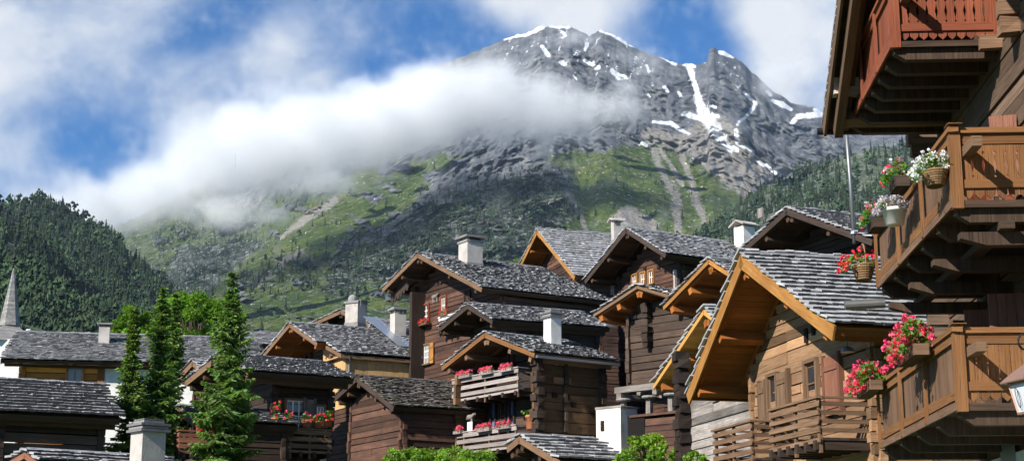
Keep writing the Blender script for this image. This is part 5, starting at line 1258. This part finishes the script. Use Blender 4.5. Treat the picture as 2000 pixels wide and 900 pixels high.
def wwindow(v0,v1,z0,z1,mat):
    f=MB(); 
    f.box(-.12,.02,v0-.09,v0,z0,z1,1); f.box(-.12,.02,v1,v1+.09,z0,z1,1); f.box(-.13,.02,v0-.09,v1+.09,z1+.001,z1+.1,1); f.box(-.16,.02,v0-.12,v1+.12,z0-.08,z0-.001,1)
    fo=f.build('window',M[mat],HR.root); p=MB(); p.box(-.022,-.012,v0,v1,z0,z1,1); p.build('pane',M['glass'],fo)
    s=MB(); vm=(v0+v1)/2
    for a,b_ in ((v0+.002,v0+.05),(vm-.03,vm+.03),(v1-.05,v1-.002)): s.box(-.06,-.03,a,b_,z0,z1,1)
    for f_ in (.02,.5,.97): s.box(-.058,-.031,v0,v1,z0+(z1-z0)*f_-.02,z0+(z1-z0)*f_+.02,1)
    s.build('sash',M['trim_brown'],fo)
zm,zl=zF['mid'],zF['low']
wwindow(-.75,.35,zm+.75,zm+2.0,'red_wood'); wshutter(-1.55,zm+.75,zm+2.05,.42,'red_shutter',.25); wshutter(.50,zm+.75,zm+2.05,.5,'red_wood',-.5)
wwindow(-1.3,-.15,zl+.72,zl+1.92,'red_wood'); wshutter(.0,zl+.70,zl+1.95,.55,'red_shutter',.0,True,uo=-.16); wshutter(-1.48,zl+.7,zl+1.95,.55,'red_shutter',.05,uo=-.12)
wshutter(2.0,zl+.4,zl+2.1,.42,'oak_grey',-.2); wwindow(2.1,3.0,zl+.72,zl+1.92,'trim_brown')
wwindow(-2.9,-2.2,zlow-1.35,zlow-.70,'trim_brown')
m_=MB(); v,z=HR.hit_u(1968,880,-.08); m_.box(-.10,-.065,v-.42,v+.42,z-.3,z+.22,1.0); m_.build('cellar_shutter',M['metal'],HR.root)
# roof: verge towards the valley, eave at the far end
uv=-2.22; vE,zE=HR.hit_u(1612,250,uv); vA,zA=HR.hit_u(1643,0,uv); sl=(zA-zE)/(vE-vA); vR=-2.2; zRg=zE+sl*(vE-vR)
print('R roof',vE,zE,vA,zA,sl,zRg)
def slope(v0,z0,v1,z1,nm):
    d=np.array([0,v1-v0,z1-z0]); Ls=np.linalg.norm(d); e1=d/Ls; e2=np.array([1.,0,0]); n=np.cross(e1,e2); n=n if n[2]>0 else -n
    U0,U1=uv,10.0; k=int(Ls/.24)
    s=MB()
    for i in range(k): s.boxes([np.array([(U0+U1)/2,v0,z0])+e1*((i+.5)*Ls/k)-n*.03],[[(U1-U0)/2,Ls/k/2-.004,.03]],np.array([e2,e1,n]))
    s.build('soffit',M['soffit_dark'],HR.root)
    s=MB(); C=[];H_=[];B_2=[];rows=int(Ls/.2)
    for i in range(rows+1):
        u=U0-.07; 
        while u<U1:
            w=rng.uniform(.16,.34); al=.2+rng.normal(0,.03); b1=e1*math.cos(al)+n*math.sin(al); b3=n*math.cos(al)-e1*math.sin(al); L=.34
            end=(i+1)*.2+rng.uniform(-.03,.03); c=np.array([u+w/2,v0,z0])+e1*(end-L/2)+n*(.05+L/2*math.sin(al)); C.append(c);H_.append((L/2,w/2-.003,.02));B_2.append((b1,e2,b3)); u+=w
    s.boxes(C,H_,np.array(B_2),None,jit=.005,ends=(1,.3)); ro=s.build('roof',M['shake'],HR.root)  # dark butt ends again carry end grain and course shadow
    s=MB(); 
    for i in range(9):
        u=U0+.35+i*1.2; s.boxes([np.array([u,v0,z0])+e1*Ls/2-n*.14],[[Ls/2-.1,.06,.07]],np.array([e1,e2,n]))
    for f in (.08,.52,.93): s.boxes([np.array([(U0+.12+6)/2,v0,z0])+e1*Ls*f-n*.34],[[(6-U0-.12)/2,.11,.13]],np.array([e2,e1,n]))
    s.build('roof_framing',M['trim_brown'],HR.root)
    s=MB(); s.boxes([np.array([uv-.03,v0,z0])+e1*Ls/2-n*.10],[[Ls/2,.025,.15]],np.array([e1,e2,n]),.8); s.boxes([np.array([uv+.18,v0,z0])+e1*Ls/2-n*.36],[[Ls/2-.2,.08,.16]],np.array([e1,e2,n]),.7); s.build('barge_board',M['trim_brown'],HR.root)
slope(vR,zRg,vE,zE,'far'); slope(vR,zRg,2*vR-vE-2,zRg-sl*(vE-vR+2),'near')
m_=MB(); v,z=HR.hit_u(1650,170,uv+.25); m_.box(uv+.02,uv+.5,v-.14,v+.14,z-.17,z+.17,2.2); m_.build('purlin_end',M['log_grey'],HR.root)
m_=MB(); m_.tube([(uv-.15,vE+.08,zE-.05),(3,vE+.08,zE-.08)],.07,10); m_.build('gutter',M['iron'],HR.root)
m_=MB(); u0,z=HR.hit_v(1650,596,1.2); u1,_=HR.hit_v(1728,596,1.2); m_.tube([(u0,1.2,z),(u1,1.2,z+.03)],.085,12); m_.build('drain_pipe',M['steel'],HR.root)
# flower boxes of the big chalet
rzR=-(math.pi/2+thR)
def rbox(px,py,u,L,label,**k):
    v,z=HR.hit_u(px,py,u); k.setdefault('group','flower boxes on the three balconies'); return flower_box(HR.world((u,v,z)),rzR,L,label,**k)
rbox(1757,352,UE-.34,.55,'dark flower box with pink blooms on the middle balcony, beside the white-flowered basket',petals='coral_f',petals2='white_f',n_leaf=230,n_bloom=15,h=.30,bs=.065,D=.42,box='trim_dark')
rbox(1826,338,UE-.24,.62,'wicker basket of small white flowers on the middle balcony rail',kind='flower_basket',cat='flower basket',petals='white_f',n_leaf=260,n_bloom=110,bs=.055,h=.26,D=.5,trough=(.3,.18))
rbox(1712,432,UE-.32,.55,'dark flower box with pink and white blooms at the far end of the middle balcony',petals='pink_f',petals2='white_f',n_leaf=220,n_bloom=15,h=.30,bs=.065,D=.42,box='trim_dark')
rbox(1746,408,UE-.30,.44,'white pail of dried lilac sprigs hung on the middle balcony',kind='flower_pot',cat='flower pot',petals='lilac_f',petals2='white_f',box='white',n_leaf=40,n_bloom=70,bs=.06,h=.16,D=.44,trough=(.2,.26))
rbox(1686,520,UE-.24,.66,'wicker hanging basket of red geraniums with a tall handle, below the middle balcony',kind='flower_basket',cat='flower basket',petals='red_f',n_leaf=170,n_bloom=22,bs=.09,h=.24,D=.62,trough=(.3,.24))
rbox(1783,684,UE-.26,1.35,'long overflowing red geranium box at the near part of the lowest balcony',petals='coral_f',petals2='pink_f',n_leaf=760,n_bloom=62,h=.46,D=.50,bs=.085)
rbox(1698,752,UE-.26,1.45,'long overflowing red geranium box at the far end of the lowest balcony',petals='coral_f',petals2='pink_f',n_leaf=760,n_bloom=62,h=.40,D=.50,bs=.085)
# ------------------------------------------------------------------ street lantern on an iron scroll
p=at(2012,748,16.0); e=empty('street_lantern',p,.25); tag(e,'old street lantern with white panes under a brown roof, on an iron scroll','street lantern')
mb=MB(); mb.lathe([(.13,-.30),(.135,-.285),(.21,.0),(.205,.012)],(0,0,0),4,1.0,rot=math.pi/4); mb.build('lantern_glass',M['milk'],e)
mb=MB()
for k in range(4):
    a=math.pi/4+k*math.pi/2; mb.bar((.135*math.cos(a),.135*math.sin(a),-.30),(.215*math.cos(a),.215*math.sin(a),.01),.018,.018)
    a2=a+math.pi/2; mb.bar((.14*math.cos(a),.14*math.sin(a),-.30),(.14*math.cos(a2),.14*math.sin(a2),-.30),.022,.022); mb.bar((.215*math.cos(a),.215*math.sin(a),.0),(.215*math.cos(a2),.215*math.sin(a2),.0),.02,.03)
    m0=a+math.pi/4; c0=np.array([.128*math.cos(m0),.128*math.sin(m0),-.15]); t=np.array([-math.sin(m0),math.cos(m0),0])
    mb.tube([c0+t*.028*math.cos(x)+np.array([0,0,.10*math.sin(x)])+.022*np.array([math.cos(m0),math.sin(m0),0])*(1+math.sin(x)) for x in np.linspace(0,6.283,17)],.004,4,.2)
mb.lathe([(.02,-.36),(.05,-.33),(.12,-.305)],(0,0,0),4,1,rot=math.pi/4); mb.build('lantern_frame',M['copper'],e)
mb=MB(); mb.lathe([(.30,.008),(.305,.02),(.16,.13),(.06,.19),(.05,.2)],(0,0,0),4,1.0,rot=math.pi/4); mb.build('lantern_roof',M['copper'],e)
mb=MB(); mb.tube([(.0,0,.19),(0,0,.30)],.02,8); sp=[(.16*math.exp(-.22*x)*math.cos(x)-.02,0,.40+.16*math.exp(-.22*x)*math.sin(x)) for x in np.linspace(-1.2,7.5,30)]; mb.tube(sp,.011,6)
mb.tube([(-.02,0,.28),(.05,0,.28),(.6,0,.30),(1.45,0,.30)],.016,7); mb.tube([(.1,0,.31),(.4,0,.48),(.8,0,.52),(1.45,0,.75)],.012,6); mb.build('scroll_bracket',M['iron'],e)
# ------------------------------------------------------------------ trees and shrubs
def spruce(px,pytop,Y,gz,rad,label,mat='spruce',seed=1,nb=None,lean=0.0,dens=1.0):
    global rng
    keep=rng; rng=np.random.default_rng(seed)
    top=at(px,pytop,Y); Ht=top[2]-gz; e=empty('spruce_tree',(top[0],Y,gz),0); tag(e,label,'spruce tree','spruces in front of the village')
    mb=MB(); n=14; z=np.linspace(0,1,n); mb.tube([(lean*t*Ht*.02+.04*math.sin(t*9),.03*math.cos(t*7),t*Ht) for t in z],np.maximum(.012,Ht*.014*(1-z)**.9),8); mb.build('trunk',M['bark'],e,True)
    mb=MB(); tw=MB(); z=.35; k=0
    while z<Ht-.10:
        f=z/Ht; R_=rad*((1-f)**.95*1.08+.03)*(1+.22*math.sin(z*2.3+seed)+.12*math.sin(z*5.1)); m=rng.integers(6,9) if f<.92 else 3
        a0=rng.uniform(0,6.28)
        for j in range(m):
            L=R_*rng.uniform(.45,1.22)*(1 if rng.uniform()>.08 else .3); a=a0+2*math.pi*j/m+rng.normal(0,.25); d=np.array([math.cos(a),math.sin(a),0]); sd=np.array([-d[1],d[0],0])
            up0=.30*f+.02; ns=max(4,int(L/.085)); s=np.linspace(.02,1,ns)
            dro=-(.42-.55*f)*L*s**1.3+ up0*L*s+ .20*L*np.maximum(0,s-.62)
            P=np.outer(s*L,d)+np.outer(dro,[0,0,1])+np.array([0,0,z+rng.uniform(-.1,.1)])
            if L>.5: tw.tube(P[::max(1,ns//4)],np.linspace(.018,.005,len(P[::max(1,ns//4)])),4)
            # needle sprays: side twigs hang from each branch
            tint=rng.uniform(.55,1.45)
            for i in range(ns):
                w=(.10+.30*L*math.sin(math.pi*min(1,s[i]*.9+.08))**.8)*(1.0 if L>.4 else .7)
                for sg in (-1,1):
                    for rep in range(5):
                        tip=P[i]+sd*sg*w*rng.uniform(.5,1.15)+d*rng.uniform(.0,.18)+np.array([0,0,-w*rng.uniform(.05,.75)])
                        q=tip-P[i]; q/= (np.linalg.norm(q)+1e-6); nrm_=np.cross(q,rng.normal(size=3)); nrm_/=np.linalg.norm(nrm_)+1e-6; hw=nrm_*rng.uniform(.02,.04)
                        mid=P[i]*.45+tip*.55
                        mb.V.append(np.array([P[i],mid+hw,tip,mid-hw])); mb.L.append(np.arange(4)+mb.n); mb.n+=4; mb.T.append(np.array([4])); mb.U.append(np.array([[0,0],[1,0],[1,1],[0,1]],float)); mb.C.append(np.array([tint*rng.uniform(.7,1.3)*(1.25 if s[i]>.8 else 1)]))
        z+=rng.uniform(.075,.14)*(.8+.5*(1-f))/dens; k+=1
    for t in np.linspace(0,1,12): leaves(mb,np.array([[rng.normal(0,.03),rng.normal(0,.03),Ht-.8+.9*t]]*4)+rng.normal(0,.03,(4,3)),.16*(1.15-t),aspect=.35)
    tw.build('branches',M['bark'],e); mb.build('crown',M[mat],e); rng=keep; return e
def broadleaf(px,py,Y,gz,rx,rz,label,seed,n=9000,mat='leaf',name='broadleaf_tree',cat='broadleaf tree',group='broadleaf trees behind the spruces',ls=.16,clumps=46):
    global rng
    keep=rng; rng=np.random.default_rng(seed); c=at(px,py,Y); e=empty(name,(c[0],Y,gz),0); tag(e,label,cat,group); hz=c[2]-gz
    mb=MB(); mb.tube([(0,0,0),(.1,0,hz*.4),(0,.1,hz*.8),(0,0,hz+rz*.6)],[rx*.09,rx*.07,rx*.05,.02],8)
    cl=[]
    for i in range(clumps):
        d=rng.normal(size=3); d/=np.linalg.norm(d); r=rng.uniform(.45,1.0)**.6; q=np.array([d[0]*rx,d[1]*rx*.9,hz+d[2]*rz])*[r,r,1]+[0,0,0]; q[2]=hz+d[2]*rz*r; cl.append(q)
        mb.tube([(0,0,max(.2,hz*.55+.2*(q[2]-hz))),q*.5+np.array([0,0,hz*.45]),q],[rx*.03,rx*.018,.008],5)
    mb.build('trunk',M['bark'],e,True)
    lf=MB(); cl=np.array(cl); w=rng.dirichlet(np.ones(clumps)*3); n=int(n*1.8); pick=rng.choice(clumps,n,p=w); rr=rng.uniform(.24,.42,clumps)*rx*.85
    d=rng.normal(size=(n,3)); d/=np.linalg.norm(d,axis=1)[:,None]; r=rng.uniform(.15,1,n)**.45
    P=cl[pick]+d*(r*rr[pick])[:,None]*[1,1,.8]; ct=rng.uniform(.65,1.35,clumps)
    leaves(lf,P,rng.uniform(.6,1.3,n)*ls,ct[pick]*rng.uniform(.7,1.3,n),flat=.2); lf.build('crown',M[mat],e); rng=keep; return e
g=ground_z
spruce(455,529,56,g(56),1.5,'tallest full dark spruce in front of the shaded chalet','spruce',11)
spruce(320,556,58,g(58),1.15,'dark spruce just right of the stepped white chimney, with a slim spiky top','spruce',23)
spruce(345,566,61,g(61),.9,'second slim spruce top close behind the middle spruce','spruce',31,dens=.9)
spruce(263,598,57,g(57),.85,'slender pale green spruce at the left, its foot behind the stepped white chimney','spruce_lite',47)
broadleaf(262,650,99,g(99),1.55,1.6,'round bright green maple behind the slender pale spruce',5,5200)
broadleaf(372,628,101,g(101),1.9,2.1,'leafy bright green maple between the two tall spruces',6,7000)
broadleaf(418,640,104,g(104),1.9,1.9,'darker leafy maple right beside the tallest spruce',8,6000)
broadleaf(340,620,108,g(108),1.7,1.5,'maple crown showing just behind the middle spruce tops',9,5000)
sh=dict(name='shrub',cat='shrub',group='leafy shrubs along the lower edge',mat='bush',ls=.09,clumps=30)
for i,(px,py,Y,rx,rz,n,lb) in enumerate(((875,904,54,.75,.55,2600,'yellow-green shrub below the lower grey balcony, at its middle'),(925,908,53,.8,.5,2400,'yellow-green shrub below the right half of the lower grey balcony'),(808,903,54,.7,.5,2000,'yellow-green shrub in front of the log barn corner'),(770,908,52,.45,.5,900,'small thin shrub left of the log barn corner'),
   (1262,885,50,.75,.62,2800,'bright green shrub in front of the granary plank base'),(1300,900,48,.6,.55,1800,'bright green shrub against the grey log corner column'),(1225,905,50,.5,.4,1200,'low green shrub below the white plaster block'),(1362,905,42,.35,.35,800,'small green shrub below the grey log barn wall'))):
    broadleaf(px,py,Y,g(Y),rx,rz,lb,60+i,n,**sh)
